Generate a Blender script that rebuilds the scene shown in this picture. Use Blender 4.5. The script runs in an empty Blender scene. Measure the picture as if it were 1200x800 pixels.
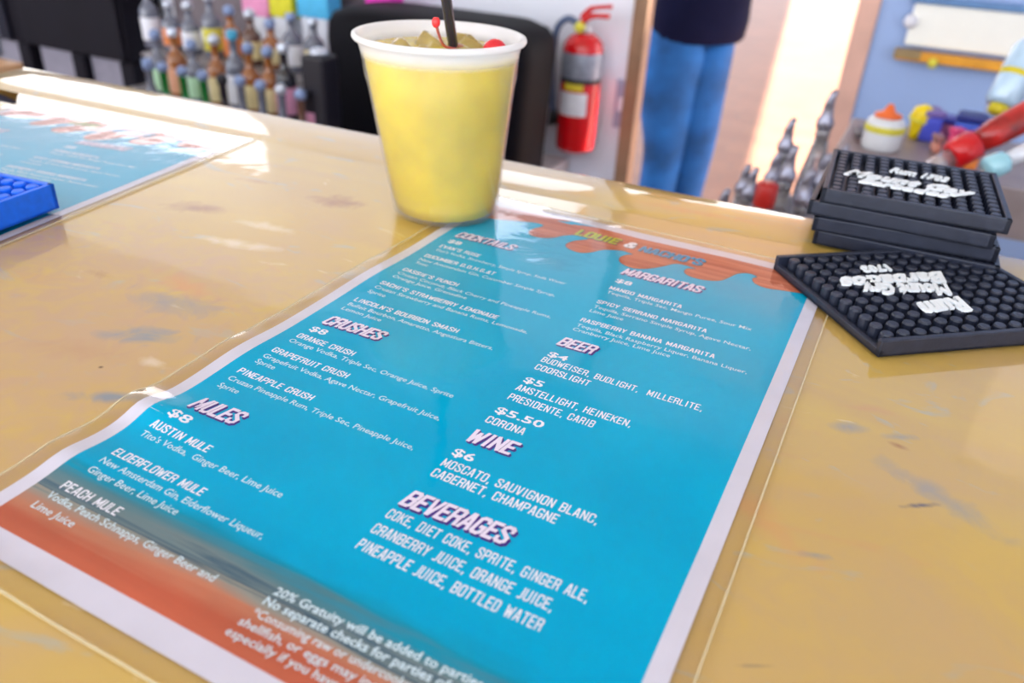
import bpy, bmesh, math, random
from mathutils import Vector, Matrix, Euler
from math import sin, cos, pi, radians, exp

random.seed(7)
SC = bpy.context.scene
COL = SC.collection
BZ = 1.07                     # height of the bar top; everything below is written relative to it, floor at 0 in the end

# ------------------------------------------------------------------ camera
CAM_R = Matrix(((0.8882, 0.4569, 0.0496), (-0.2675, 0.4263, 0.8641), (0.3737, -0.7807, 0.5008)))
CAM_C = Vector((0.2266, -0.0945, 0.1814))
FPX = 925.0
cam = bpy.data.cameras.new('camera'); cam_o = bpy.data.objects.new('camera', cam); COL.objects.link(cam_o)
cam.sensor_width = 23.35; cam.sensor_fit = 'HORIZONTAL'; cam.lens = 23.35 * FPX / 1200
cam.clip_start = 0.01; cam.clip_end = 200
cam.dof.use_dof = True; cam.dof.focus_distance = 0.335; cam.dof.aperture_fstop = 5.8
q = CAM_R.transposed().to_quaternion(); q.normalize()
cam_o.matrix_world = Matrix.Translation(CAM_C + Vector((0, 0, BZ))) @ q.to_matrix().to_4x4()
SC.camera = cam_o
# ------------------------------------------------------------------ light
SC.view_settings.view_transform = 'Standard'; SC.view_settings.look = 'None'
SC.view_settings.gamma = 1.0; SC.view_settings.use_curve_mapping = False
SC.view_settings.exposure = -0.24
w = bpy.data.worlds.new('sky'); SC.world = w; w.use_nodes = True
wn = w.node_tree; wn.nodes.clear()
wo = wn.nodes.new('ShaderNodeOutputWorld'); wb = wn.nodes.new('ShaderNodeBackground')
tc = wn.nodes.new('ShaderNodeTexCoord'); sx = wn.nodes.new('ShaderNodeSeparateXYZ'); cr = wn.nodes.new('ShaderNodeValToRGB')
cr.color_ramp.elements[0].position = 0.0; cr.color_ramp.elements[0].color = (1.35, 1.31, 1.26, 1)
cr.color_ramp.elements[1].position = 0.8; cr.color_ramp.elements[1].color = (0.50, 0.68, 1.0, 1)
wn.links.new(tc.outputs['Generated'], sx.inputs[0]); wn.links.new(sx.outputs['Z'], cr.inputs[0])
wn.links.new(cr.outputs[0], wb.inputs['Color']); wb.inputs['Strength'].default_value = 4.2
wn.links.new(wb.outputs[0], wo.inputs[0])
sun = bpy.data.lights.new('sun', 'SUN'); sun.energy = 48; sun.angle = radians(1.0); sun.color = (1, .98, .95)
sun_o = bpy.data.objects.new('sun', sun); COL.objects.link(sun_o)
SUN_DIR = Vector((1.0, 0.30, 1.25)).normalized()          # towards the sun
sun_o.rotation_euler = SUN_DIR.to_track_quat('Z', 'Y').to_euler(); sun_o.location = (4, 3, 6)

# ------------------------------------------------------------------ colour + material helpers
def lin(c):
    return tuple(((x / 255) / 12.92 if x / 255 <= .04045 else ((x / 255 + .055) / 1.055) ** 2.4) for x in c) + (1,)
MATS = {}
def mat(name, rgb, rough=.5, metal=0, noise=.06, scale=30, trans=0, coat=0, bump=0, spec=.5, sss=0, ior=1.45, alpha=1, sub=None):
    if name in MATS: return MATS[name]
    m = bpy.data.materials.new(name); m.use_nodes = True; nt = m.node_tree; b = nt.nodes['Principled BSDF']
    c = lin(rgb)
    tc = nt.nodes.new('ShaderNodeTexCoord'); n = nt.nodes.new('ShaderNodeTexNoise'); n.inputs['Scale'].default_value = scale
    n.inputs['Detail'].default_value = 4
    r = nt.nodes.new('ShaderNodeValToRGB')
    r.color_ramp.elements[0].position = .3; r.color_ramp.elements[1].position = .7
    r.color_ramp.elements[0].color = tuple(max(0, x * (1 - noise * 2)) for x in c[:3]) + (1,)
    r.color_ramp.elements[1].color = tuple(min(1, x * (1 + noise)) for x in c[:3]) + (1,)
    nt.links.new(tc.outputs['Object'], n.inputs['Vector']); nt.links.new(n.outputs['Fac'], r.inputs[0]); nt.links.new(r.outputs[0], b.inputs['Base Color'])
    b.inputs['Roughness'].default_value = rough; b.inputs['Metallic'].default_value = metal
    b.inputs['Transmission Weight'].default_value = trans; b.inputs['Coat Weight'].default_value = coat
    b.inputs['Coat Roughness'].default_value = .05
    b.inputs['Specular IOR Level'].default_value = spec; b.inputs['IOR'].default_value = ior
    if sss:
        b.inputs['Subsurface Weight'].default_value = sss; b.inputs['Subsurface Radius'].default_value = (.02, .015, .006)
    if alpha < 1: b.inputs['Alpha'].default_value = alpha
    if bump:
        bp = nt.nodes.new('ShaderNodeBump'); bp.inputs['Strength'].default_value = bump; bp.inputs['Distance'].default_value = .002
        nt.links.new(n.outputs['Fac'], bp.inputs['Height']); nt.links.new(bp.outputs[0], b.inputs['Normal'])
    MATS[name] = m
    return m

# ------------------------------------------------------------------ object helpers
def link(name, me, m=None, parent=None, smooth=False):
    if m is not None:
        for x in (m if isinstance(m, (list, tuple)) else [m]): me.materials.append(x)
    if smooth:
        for p in me.polygons: p.use_smooth = True
    o = bpy.data.objects.new(name, me); COL.objects.link(o)
    if parent: o.parent = parent
    return o
def obj(name, bm, m=None, parent=None, smooth=False):
    me = bpy.data.meshes.new(name); bm.normal_update(); bm.to_mesh(me); bm.free()
    return link(name, me, m, parent, smooth)
def tag(o, label, cat, group=None, kind=None):
    if label: o['label'] = label
    if cat: o['category'] = cat
    if group: o['group'] = group
    if kind: o['kind'] = kind
    return o
def thing(name, label, cat, loc=(0, 0, 0), rz=0, group=None, rx=0, ry=0):
    o = bpy.data.objects.new(name, None); COL.objects.link(o); o.empty_display_size = .02
    o.location = loc; o.rotation_euler = (rx, ry, rz)
    return tag(o, label, cat, group)
def struct(name, bm, m, parent=None):
    o = obj(name, bm, m, parent)
    if not parent: o['kind'] = 'structure'
    return o
def kids(o): return [c for c in bpy.data.objects if c.parent == o]
def dup(root, loc=None, rz=None, label=None, group=None):
    def cp(o, par):
        c = o.copy(); COL.objects.link(c); c.parent = par
        for k in kids(o): cp(k, c)
        return c
    r = cp(root, None)
    if loc is not None: r.location = loc
    if rz is not None: r.rotation_euler.z = rz
    if label: r['label'] = label
    if group: r['group'] = group
    return r
def at(x, y, Y):                # point of the line of sight through a photo pixel at depth Y behind the bar
    d = CAM_R.transposed() @ Vector(((x - 600) / FPX, -(y - 400) / FPX, -1)); t = (Y - CAM_C.y) / d.y
    return CAM_C + d * t
def box(bm, x0, x1, y0, y1, z0, z1, bev=0, seg=2, M=None):
    vs = [bm.verts.new(v) for v in ((x0, y0, z0), (x1, y0, z0), (x1, y1, z0), (x0, y1, z0), (x0, y0, z1), (x1, y0, z1), (x1, y1, z1), (x0, y1, z1))]
    fs = [bm.faces.new([vs[i] for i in f]) for f in ((3, 2, 1, 0), (4, 5, 6, 7), (0, 1, 5, 4), (1, 2, 6, 5), (2, 3, 7, 6), (3, 0, 4, 7))]
    if bev:
        es = list({e for f in fs for e in f.edges})
        r = bmesh.ops.bevel(bm, geom=es, offset=bev, segments=seg, profile=.5, affect='EDGES')
        vs = list({v for f in r['faces'] for v in f.verts} | {v for v in vs if v.is_valid})
    if M:
        for v in vs:
            if v.is_valid: v.co = M @ v.co
    return bm
def B(*a, **k): return box(bmesh.new(), *a, **k)
def prism(bm, pts, z0, z1):
    lo = [bm.verts.new((x, y, z0)) for x, y in pts]; hi = [bm.verts.new((x, y, z1)) for x, y in pts]
    bm.faces.new(lo[::-1]); bm.faces.new(hi); n = len(pts)
    for i in range(n): bm.faces.new((lo[i], lo[(i + 1) % n], hi[(i + 1) % n], hi[i]))
    return bm
def lathe(bm, prof, seg=24, M=None, cap0=True, cap1=True):
    rings = []
    for r, z in prof:
        ring = []
        for i in range(seg):
            a = 2 * pi * i / seg; v = Vector((r * cos(a), r * sin(a), z))
            ring.append(bm.verts.new(M @ v if M else v))
        rings.append(ring)
    for a, b in zip(rings, rings[1:]):
        for i in range(seg): bm.faces.new((a[i], a[(i + 1) % seg], b[(i + 1) % seg], b[i]))
    if cap0: bm.faces.new(rings[0][::-1])
    if cap1: bm.faces.new(rings[-1])
    return bm
def L(prof, **k): return lathe(bmesh.new(), prof, **k)
def tube(bm, pts, rad, seg=10, cap=True):
    pts = [Vector(p) for p in pts]; rings = []
    rr = rad if isinstance(rad, (list, tuple)) else [rad] * len(pts)
    up = Vector((0.13, 0.21, 1)).normalized()
    for i, p in enumerate(pts):
        d = (pts[min(i + 1, len(pts) - 1)] - pts[max(i - 1, 0)]).normalized()
        a = d.cross(up); a = a.normalized() if a.length > .05 else d.cross(Vector((1, 0, 0))).normalized()
        b = d.cross(a)
        rings.append([bm.verts.new(p + (a * cos(t) + b * sin(t)) * rr[i]) for t in [2 * pi * k / seg for k in range(seg)]])
    for a, b in zip(rings, rings[1:]):
        for i in range(seg): bm.faces.new((a[i], a[(i + 1) % seg], b[(i + 1) % seg], b[i]))
    if cap: bm.faces.new(rings[0][::-1]); bm.faces.new(rings[-1])
    bmesh.ops.recalc_face_normals(bm, faces=bm.faces)
    return bm
def bez(ps, n=12):
    out = []
    P = [Vector(p) for p in ps]; P = [P[0]] + P + [P[-1]]
    for i in range(1, len(P) - 2):
        for k in range(n):
            t = k / n; a, b, c, d = P[i - 1:i + 3]
            out.append(.5 * ((2 * b) + (c - a) * t + (2 * a - 5 * b + 4 * c - d) * t * t + (3 * b - a - 3 * c + d) * t ** 3))
    out.append(P[-2]); return out

# ================================================================== SETTING
def swirl_material():
    m = bpy.data.materials.new('marbled_resin'); m.use_nodes = True; nt = m.node_tree; b = nt.nodes['Principled BSDF']; N = nt.nodes.new; K = nt.links.new
    tc = N('ShaderNodeTexCoord')
    def noise(scale, detail, vec, dist=0, stretch=None):
        n = N('ShaderNodeTexNoise'); n.inputs['Scale'].default_value = scale; n.inputs['Detail'].default_value = detail; n.inputs['Distortion'].default_value = dist
        if stretch:
            mp = N('ShaderNodeMapping'); mp.inputs['Scale'].default_value = stretch; mp.inputs['Rotation'].default_value = (0, 0, .35); K(vec, mp.inputs[0]); vec = mp.outputs[0]
        K(vec, n.inputs['Vector']); return n
    def ramp(src, *st):
        r = N('ShaderNodeValToRGB'); e = r.color_ramp.elements
        while len(e) < len(st): e.new(.5)
        for i, (p, c) in enumerate(st): e[i].position = p; e[i].color = c
        K(src, r.inputs[0]); return r
    def mix(f, a, bb):
        x = N('ShaderNodeMix'); x.data_type = 'RGBA'
        K(f, x.inputs[0]); K(a, x.inputs[6])
        if isinstance(bb, tuple): x.inputs[7].default_value = bb
        else: K(bb, x.inputs[7])
        return x.outputs[2]
    V = tc.outputs['Object']
    bw = lambda v: (v, v, v, 1)
    n1 = noise(5.5, 5, V, 1.2, (1, 1.8, 1)); base = ramp(n1.outputs[0], (.25, lin((182, 150, 108))), (.45, lin((188, 155, 84))), (.6, lin((194, 162, 76))), (.8, lin((184, 160, 112))))
    n2 = noise(9, 8, V, 2.0, (1, 2.4, 1)); c = mix(ramp(n2.outputs[0], (.62, bw(0)), (.75, bw(.55))).outputs[0], base.outputs[0], lin((192, 142, 92)))
    n3 = noise(13, 9, V, 3.2, (1, 2.2, 1)); c = mix(ramp(n3.outputs[0], (.615, bw(0)), (.70, bw(.6))).outputs[0], c, lin((158, 160, 148)))
    n4 = noise(24, 8, V, 1.0, (1, 3, 1)); c = mix(ramp(n4.outputs[0], (.68, bw(0)), (.78, bw(.6))).outputs[0], c, lin((232, 215, 185)))
    warp = noise(60, 6, V, 1.5)
    def stain(c, x, y, rx, ry, rot, col, amt):
        mp = N('ShaderNodeMapping'); mp.vector_type = 'TEXTURE'; mp.inputs['Location'].default_value = (x, y, 0); mp.inputs['Rotation'].default_value = (0, 0, rot); mp.inputs['Scale'].default_value = (rx, ry, 1)
        K(V, mp.inputs[0]); ln = N('ShaderNodeVectorMath'); ln.operation = 'LENGTH'; K(mp.outputs[0], ln.inputs[0])
        ad = N('ShaderNodeMath'); ad.operation = 'ADD'; K(ln.outputs['Value'], ad.inputs[0])
        mu = N('ShaderNodeMath'); mu.operation = 'MULTIPLY_ADD'; K(warp.outputs[0], mu.inputs[0]); mu.inputs[1].default_value = 2.0; mu.inputs[2].default_value = -1.0; K(mu.outputs[0], ad.inputs[1])
        r = ramp(ad.outputs[0], (0, bw(amt)), (.45, bw(amt * .55)), (1, bw(0)))
        return mix(r.outputs[0], c, col)
    brown = lin((140, 84, 44)); blue = lin((110, 130, 145)); white = lin((240, 232, 215))
    for s in STAINS: c = stain(c, *s)
    K(c, b.inputs['Base Color'])
    b.inputs['Roughness'].default_value = .3; b.inputs['Coat Weight'].default_value = .9; b.inputs['Coat Roughness'].default_value = .035; b.inputs['Coat IOR'].default_value = 1.58
    b.inputs['Specular IOR Level'].default_value = .2
    nb = noise(14, 3, V, .3); bp = N('ShaderNodeBump'); bp.inputs['Strength'].default_value = .35; bp.inputs['Distance'].default_value = .0011
    K(nb.outputs[0], bp.inputs['Height']); K(bp.outputs[0], b.inputs['Coat Normal'])
    return m
br, bl_, wh_, og = lin((140, 84, 44)), lin((108, 128, 145)), lin((240, 232, 215)), lin((200, 140, 82))
STAINS = []
def onp(x, y, z=0):
    d = CAM_R.transposed() @ Vector(((x - 600) / FPX, -(y - 400) / FPX, -1)); t = (z - CAM_C.z) / d.z
    return CAM_C + d * t
for (x, y, rx, ry, rot, col, a) in ((60, 400, .16, .12, .2, lin((182, 148, 116)), .8), (120, 300, .12, .05, .1, lin((180, 142, 108)), .5), (1000, 730, .08, .04, .3, lin((180, 150, 104)), .6), (230, 243, .022, .010, .3, br, .8), (400, 236, .020, .011, .2, br, .85), (300, 212, .02, .006, .2, br, .4), (1053, 522, .0045, .0022, -.2, br, .9),
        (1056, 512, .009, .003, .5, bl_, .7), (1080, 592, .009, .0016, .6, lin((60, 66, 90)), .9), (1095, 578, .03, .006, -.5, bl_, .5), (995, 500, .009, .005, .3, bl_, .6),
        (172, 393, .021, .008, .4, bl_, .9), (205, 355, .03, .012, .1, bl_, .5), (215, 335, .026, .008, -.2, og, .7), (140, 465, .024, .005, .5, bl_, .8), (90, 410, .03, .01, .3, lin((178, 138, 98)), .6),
        (118, 430, .0014, .0012, 0, lin((70, 40, 20)), 1), (275, 285, .028, .006, .2, wh_, .4), (310, 265, .02, .006, .1, wh_, .35), (180, 425, .009, .004, 0, wh_, .3),
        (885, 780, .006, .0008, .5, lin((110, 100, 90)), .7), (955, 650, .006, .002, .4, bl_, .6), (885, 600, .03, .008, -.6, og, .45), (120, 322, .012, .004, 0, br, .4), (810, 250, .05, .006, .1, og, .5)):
    p = onp(x, y); STAINS.append((p.x, p.y, rx, ry, rot, col, a))
M_BAR = swirl_material()
M_SIDE = mat('bar_panel_wood', (176, 138, 92), .5, noise=.15, scale=12)
M_WHITE = mat('white_painted_board', (224, 230, 244), .45, noise=.02, scale=3, bump=.1)
M_BLUEW = mat('blue_white_board_in_shade', (148, 174, 222), .45, noise=.03, scale=3)  # blue-white paint, with its bluish shade put into the base colour
M_CEIL = mat('ceiling_white_paint', (225, 222, 212), .7, noise=.03, scale=5)

# bar top: slab with a raised rear ledge
bar = thing('bar_counter', 'glossy marbled yellow resin bar top with a raised rear ledge', 'bar counter')
rear = lambda x: .4345 + .033 * x
grv = lambda x: .3765 + .060 * x
pts = [(-1.5, -.20), (1.1, -.20), (1.1, rear(1.1) - .004), (-.57, rear(-.57) - .004), (-.445, .318), (-1.5, .292)]
o = obj('counter_slab', prism(bmesh.new(), pts, -.045, 0), M_BAR, bar)
# ledge as a smooth swept profile
bm = bmesh.new(); prev = None
N = 60
for i in range(N + 1):
    t = i / N; x = 1.1 + (-.560 - 1.1) * t
    yf, yr = grv(x), rear(x)
    if i > N - 3:
        k = (i - (N - 3)) / 3; yf += .012 * k * k; yr -= .008 * k * k
    lift = .0008 + .0002 * sin(x * 9)
    prof = [(yf - .004, .0001), (yf, lift * .35), (yf + .003, lift * .8), (yf + .008, lift), (yf + .012, lift + .0002), ((yf + yr) / 2, lift + .0004 * sin(7 * x + 1)), (yr - .006, lift), (yr - .002, lift - .0012), (yr, lift - .005), (yr, -.04)]
    ring = [bm.verts.new((x, y, z)) for y, z in prof]
    if prev:
        for a in range(len(ring) - 1): bm.faces.new((prev[a], prev[a + 1], ring[a + 1], ring[a]))
    prev = ring
bm.faces.new(prev)
bmesh.ops.recalc_face_normals(bm, faces=bm.faces)
for f in bm.faces:
    if f.normal.z < -.5: f.normal_flip()
obj('rear_ledge', bm, M_BAR, bar, smooth=True)
obj('bar_front_panel', B(-1.5, 1.1, -.12, -.10, -BZ, -.045), M_SIDE, bar)
obj('bar_rear_panel', B(-.5, 1.1, .36, .38, -BZ, -.045), M_SIDE, bar)

def floor_material():
    m = bpy.data.materials.new('terracotta_floor'); m.use_nodes = True; nt = m.node_tree; b = nt.nodes['Principled BSDF']; N = nt.nodes.new; K = nt.links.new
    tc = N('ShaderNodeTexCoord'); bk = N('ShaderNodeTexBrick'); bk.inputs['Scale'].default_value = 2.2; bk.inputs['Mortar Size'].default_value = .012
    bk.inputs['Color1'].default_value = lin((122, 78, 54)); bk.inputs['Color2'].default_value = lin((130, 86, 60)); bk.inputs['Mortar'].default_value = lin((112, 78, 60))
    n = N('ShaderNodeTexNoise'); n.inputs['Scale'].default_value = 3; n.inputs['Detail'].default_value = 5
    mx = N('ShaderNodeMix'); mx.data_type = 'RGBA'; mx.blend_type = 'OVERLAY'; mx.inputs[0].default_value = .3
    K(tc.outputs['Object'], bk.inputs['Vector']); K(tc.outputs['Object'], n.inputs['Vector']); K(bk.outputs[0], mx.inputs[6]); K(n.outputs[0], mx.inputs[7]); K(mx.outputs[2], b.inputs['Base Color'])
    b.inputs['Roughness'].default_value = .6
    return m
struct('floor', B(-14, 9, -2.0, 22, -BZ - .1, -BZ), floor_material())
def pane_material():
    m = bpy.data.materials.new('frosted_pane'); m.use_nodes = True; nt = m.node_tree; nt.nodes.clear(); N = nt.nodes.new; K = nt.links.new
    o = N('ShaderNodeOutputMaterial'); a = N('ShaderNodeBsdfTranslucent'); d = N('ShaderNodeBsdfDiffuse'); mx = N('ShaderNodeMixShader'); mx.inputs[0].default_value = .3
    tc = N('ShaderNodeTexCoord'); n = N('ShaderNodeTexNoise'); n.inputs['Scale'].default_value = 4; r = N('ShaderNodeValToRGB')
    r.color_ramp.elements[0].color = (.72, .82, .92, 1); r.color_ramp.elements[1].color = (.86, .92, .96, 1)
    K(tc.outputs['Object'], n.inputs['Vector']); K(n.outputs[0], r.inputs[0]); K(r.outputs[0], a.inputs[0]); K(r.outputs[0], d.inputs[0])
    K(a.outputs[0], mx.inputs[1]); K(d.outputs[0], mx.inputs[2]); K(mx.outputs[0], o.inputs[0])
    return m
WY = 2.2
bm = bmesh.new()   # white wall behind the bar, with a wide window opening on the left (x -3.6 .. -1.9, z .25 .. .86)
for (x0, x1, z0, z1) in ((-5.2, -3.75, -BZ, 1.45), (-3.75, -1.93, -BZ, .22), (-3.75, -1.93, .90, 1.45), (-1.93, -1.06, -BZ, 1.45), (-1.06, -.60, -BZ, .57), (-1.06, -.60, .91, 1.45), (-.60, -.548, -BZ, 1.45)):
    box(bm, x0, x1, WY, WY + .035, z0, z1)
struct('wall_back', bm, M_WHITE)
bm = bmesh.new()
for (x0, x1, z0, z1) in ((-3.75, -3.70, .22, .90), (-1.98, -1.93, .22, .90), (-3.70, -1.98, .22, .26), (-3.70, -1.98, .87, .90)):
    box(bm, x0, x1, WY - .01, WY + .045, z0, z1, .004)
struct('window_1', bm, M_WHITE)
bm = bmesh.new()
for (x0, x1, z0, z1) in ((-1.06, -1.04, .57, .91), (-.62, -.60, .57, .91), (-1.04, -.62, .57, .59), (-1.04, -.62, .89, .91)):
    box(bm, x0, x1, WY - .01, WY + .045, z0, z1, .003)
struct('window_3', bm, M_WHITE)
struct('trim_1', B(-.548, -.505, WY - .012, WY + .045, -BZ, 1.3, .003), mat('brown_door_post', (150, 118, 92), .5, noise=.15, scale=9))
bm = bmesh.new()
for (x0, x1, z0, z1) in ((.085, .62, -BZ, 1.45), (.62, 1.7, -BZ, .80), (.62, 1.7, 1.25, 1.45), (1.7, 2.8, -BZ, 1.45)):
    box(bm, x0, x1, WY, WY + .035, z0, z1)
struct('wall_right', bm, M_BLUEW)
struct('trim_2', B(.034, .085, WY - .012, WY + .045, -BZ, 1.3, .004), mat('pink_beige_post', (214, 172, 158), .55, noise=.08, scale=9))
w2 = struct('window_2', B(.62, 1.7, WY + .02, WY + .03, .80, 1.25), pane_material())
struct('trim_3', B(-.505, .034, WY - .02, WY + .10, 1.25, 1.45, .004), M_WHITE)
struct('ceiling', B(-5.2, 3.0, -1.3, WY + .35, 1.45, 1.55), M_CEIL)
struct('wall_side', B(2.8, 2.9, -1.3, WY + .1, -BZ, 1.45), M_WHITE)
struct('wall_left', B(-5.3, -5.2, -1.0, WY + .1, -BZ, 1.45), M_WHITE)
# unseen roof added to shade the deck, its eave cut to the sun-patch edge
hz = 1.5 + BZ; sh = Vector((SUN_DIR.x, SUN_DIR.y, 0)) * (hz / SUN_DIR.z)
fl = lambda y: -.49 - .15 * (y - 4.27)
pr = [(-1.4, WY + .4), (fl(WY + .4 - sh.y) + sh.x, WY + .4), (fl(16 - sh.y) + sh.x, 16), (-1.4, 16)]
struct('ceiling_shade_added', prism(bmesh.new(), pr, 1.5, 1.58), M_CEIL)

# ================================================================== LETTERING
G = {  # condensed poster capitals: strokes on a 4 x 10 grid
'A': [[(0, 0), (1.6, 10), (2.4, 10), (4, 0)], [(.7, 3), (3.3, 3)]], 'B': [[(0, 0), (0, 10), (3, 10), (4, 9), (4, 6.2), (3.2, 5.2), (0, 5.2)], [(3.2, 5.2), (4, 4.2), (4, 1), (3, 0), (0, 0)]],
'C': [[(4, 7), (4, 9), (3, 10), (1, 10), (0, 9), (0, 1), (1, 0), (3, 0), (4, 1), (4, 3)]], 'D': [[(0, 0), (0, 10), (3, 10), (4, 9), (4, 1), (3, 0), (0, 0)]],
'E': [[(3.6, 10), (0, 10), (0, 0), (3.6, 0)], [(0, 5.2), (3, 5.2)]], 'F': [[(3.6, 10), (0, 10), (0, 0)], [(0, 5.2), (3, 5.2)]],
'G': [[(4, 8.0), (4, 9), (3, 10), (1, 10), (0, 9), (0, 1), (1, 0), (3, 0), (4, 1), (4, 4.4), (2.5, 4.4)]], 'H': [[(0, 0), (0, 10)], [(4, 0), (4, 10)], [(0, 5.2), (4, 5.2)]],
'I': [[(.8, 0), (.8, 10)]], 'J': [[(2.6, 10), (2.6, 1), (1.8, 0), (0, 0)]], 'K': [[(0, 0), (0, 10)], [(4, 10), (.6, 4.6)], [(1.4, 5.8), (4, 0)]], 'L': [[(0, 10), (0, 0), (3.4, 0)]],
'M': [[(0, 0), (0, 10), (2.5, 2), (5, 10), (5, 0)]], 'N': [[(0, 0), (0, 10), (4, 0), (4, 10)]], 'O': [[(1, 0), (0, 1), (0, 9), (1, 10), (3, 10), (4, 9), (4, 1), (3, 0), (1, 0)]],
'P': [[(0, 0), (0, 10), (3, 10), (4, 9), (4, 5.6), (3, 4.6), (0, 4.6)]], 'Q': [[(1, 0), (0, 1), (0, 9), (1, 10), (3, 10), (4, 9), (4, 1), (3, 0), (1, 0)], [(2.4, 2), (4.3, -.6)]],
'R': [[(0, 0), (0, 10), (3, 10), (4, 9), (4, 6.2), (3, 5), (0, 5)], [(3, 5), (3.6, 4), (4, 0)]], 'S': [[(4, 7.6), (4, 9), (3, 10), (1, 10), (0, 9), (0, 7), (4, 3.4), (4, 1), (3, 0), (1, 0), (0, 1), (0, 2.6)]],
'T': [[(0, 10), (4, 10)], [(2, 10), (2, 0)]], 'U': [[(0, 10), (0, 1), (1, 0), (3, 0), (4, 1), (4, 10)]], 'V': [[(0, 10), (1.7, 0), (2.3, 0), (4, 10)]],
'W': [[(0, 10), (1.4, 0), (2.9, 8), (4.4, 0), (5.8, 10)]], 'X': [[(0, 10), (4, 0)], [(4, 10), (0, 0)]], 'Y': [[(0, 10), (2, 4.6), (4, 10)], [(2, 4.6), (2, 0)]], 'Z': [[(0, 10), (4, 10), (0, 0), (4, 0)]],
'&': [[(4.2, 0), (.8, 7), (.8, 9), (1.6, 10), (2.6, 10), (3.2, 9), (3.2, 7.6), (0, 4), (0, 1), (1, 0), (2.6, 0), (4.2, 3.6)]],
"'": [[(.6, 10), (.4, 8)]], ',': [[(.8, .4), (.4, -1.6)]], '.': [[(.5, 0), (.5, .8)]]}
GW = {'M': 5, 'W': 5.8, 'I': 1.6, 'J': 2.6, 'E': 3.6, 'F': 3.6, 'L': 3.4, "'": 1, ',': 1, '.': 1, '&': 4.2, ' ': 2.0}
def stroke_text(s, cap, width=None, wt=1.5, shear=0.0, gap=2.4):
    """quads of a stroke font; cap = cap height, width = total width"""
    quads = []; x = 0
    for ch in s:
        if ch in G:
            for pl in G[ch]:
                for (ax, ay), (bx_, by_) in zip(pl, pl[1:]):
                    h = wt / 2; sc = (10 - wt) / 10
                    A = Vector((ax + x + h, ay * sc + h)); C = Vector((bx_ + x + h, by_ * sc + h)); d = (C - A).normalized()
                    n = Vector((-d.y, d.x)) * h; d = d * h * .8
                    quads.append([A - d + n, A - d - n, C + d - n, C + d + n])
        x += GW.get(ch, 4) + gap
    tot = x - gap + wt
    k = cap / 10; kx = (width / tot) if width else k
    return [[((p.x) * kx + shear * p.y * k, p.y * k) for p in q_] for q_ in quads], tot * kx
_tc = {}
def font_text(s, size, width=None, offset=0.0, shear=0.0, spacing=1.0):
    """built-in font turned into triangles"""
    key = (s, offset, shear, spacing)
    if key not in _tc:
        cu = bpy.data.curves.new('t', 'FONT'); cu.body = s; cu.size = 1; cu.offset = offset; cu.shear = shear; cu.resolution_u = 2; cu.space_character = spacing; cu.fill_mode = 'FRONT'
        to = bpy.data.objects.new('t', cu); COL.objects.link(to); bpy.context.view_layer.update()
        me = bpy.data.meshes.new_from_object(to.evaluated_get(bpy.context.evaluated_depsgraph_get()))
        vs = [(v.co.x, v.co.y) for v in me.vertices]; fs = [[i for i in p.vertices] for p in me.polygons]
        bpy.data.objects.remove(to); bpy.data.curves.remove(cu); bpy.data.meshes.remove(me)
        _tc[key] = (vs, fs)
    vs, fs = _tc[key]
    x0 = min(v[0] for v in vs); x1 = max(v[0] for v in vs)
    kx = (width / (x1 - x0)) if width else size
    P = [((v[0] - x0) * kx, v[1] * size) for v in vs]
    return [[P[i] for i in f] for f in fs], (x1 - x0) * kx

# ================================================================== MENU (millimetres on the printed page, origin at its lower left corner)
HG = [1.0]
def hgt(u, v):
    e = lambda a, s: exp(-(a / s) ** 2)
    z = 3.2 * e(v - 67, 9) * e(u + 4, 20) + 1.6 * e(v - 33, 9) * e(u + 6, 16) + 2.0 * e(v - 118, 20) * e(u + 8, 16)
    z += 1.2 * e(v - 205, 26) * e(u + 6, 22) + 1.3 * e(v - 338, 12) * e(u - 62, 30) + .8 * e(v - 335, 10) * e(u - 150, 30)
    z += .5 * (sin(u * .035 + 1) * sin(v * .028)) ** 2 + .25 * sin(v * .05 + u * .02) ** 2
    z += 1.4 * e(v + 14, 7) * e(u - 10, 40)
    return z * HG[0]
def sheet(name, u0, u1, v0, v1, zoff, m, parent, nu=70, nv=110, rc=0, extra=None):
    bm = bmesh.new(); g = []
    for j in range(nv + 1):
        row = []
        for i in range(nu + 1):
            u = u0 + (u1 - u0) * i / nu; v = v0 + (v1 - v0) * j / nv
            row.append(bm.verts.new((u / 1e3, v / 1e3, (hgt(u, v) + zoff + (extra(u, v) if extra else 0)) / 1e3)))
        g.append(row)
    for j in range(nv):
        for i in range(nu): bm.faces.new((g[j][i], g[j][i + 1], g[j + 1][i + 1], g[j + 1][i]))
    return obj(name, bm, m, parent, smooth=True)
def flat(name, polys, zoff, m, parent, u0=0, v0=0, rot=0, mi=None):
    vs, fs = [], []
    c, s = cos(rot), sin(rot)
    for pl in polys:
        b0 = len(vs)
        for x, y in pl:
            u = u0 + x * c - y * s; v = v0 + x * s + y * c
            vs.append((u / 1e3, v / 1e3, (hgt(u, v) + zoff) / 1e3))
        fs.append(list(range(b0, len(vs))))
    me = bpy.data.meshes.new(name); me.from_pydata(vs, [], fs)
    return link(name, me, m, parent)

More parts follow.
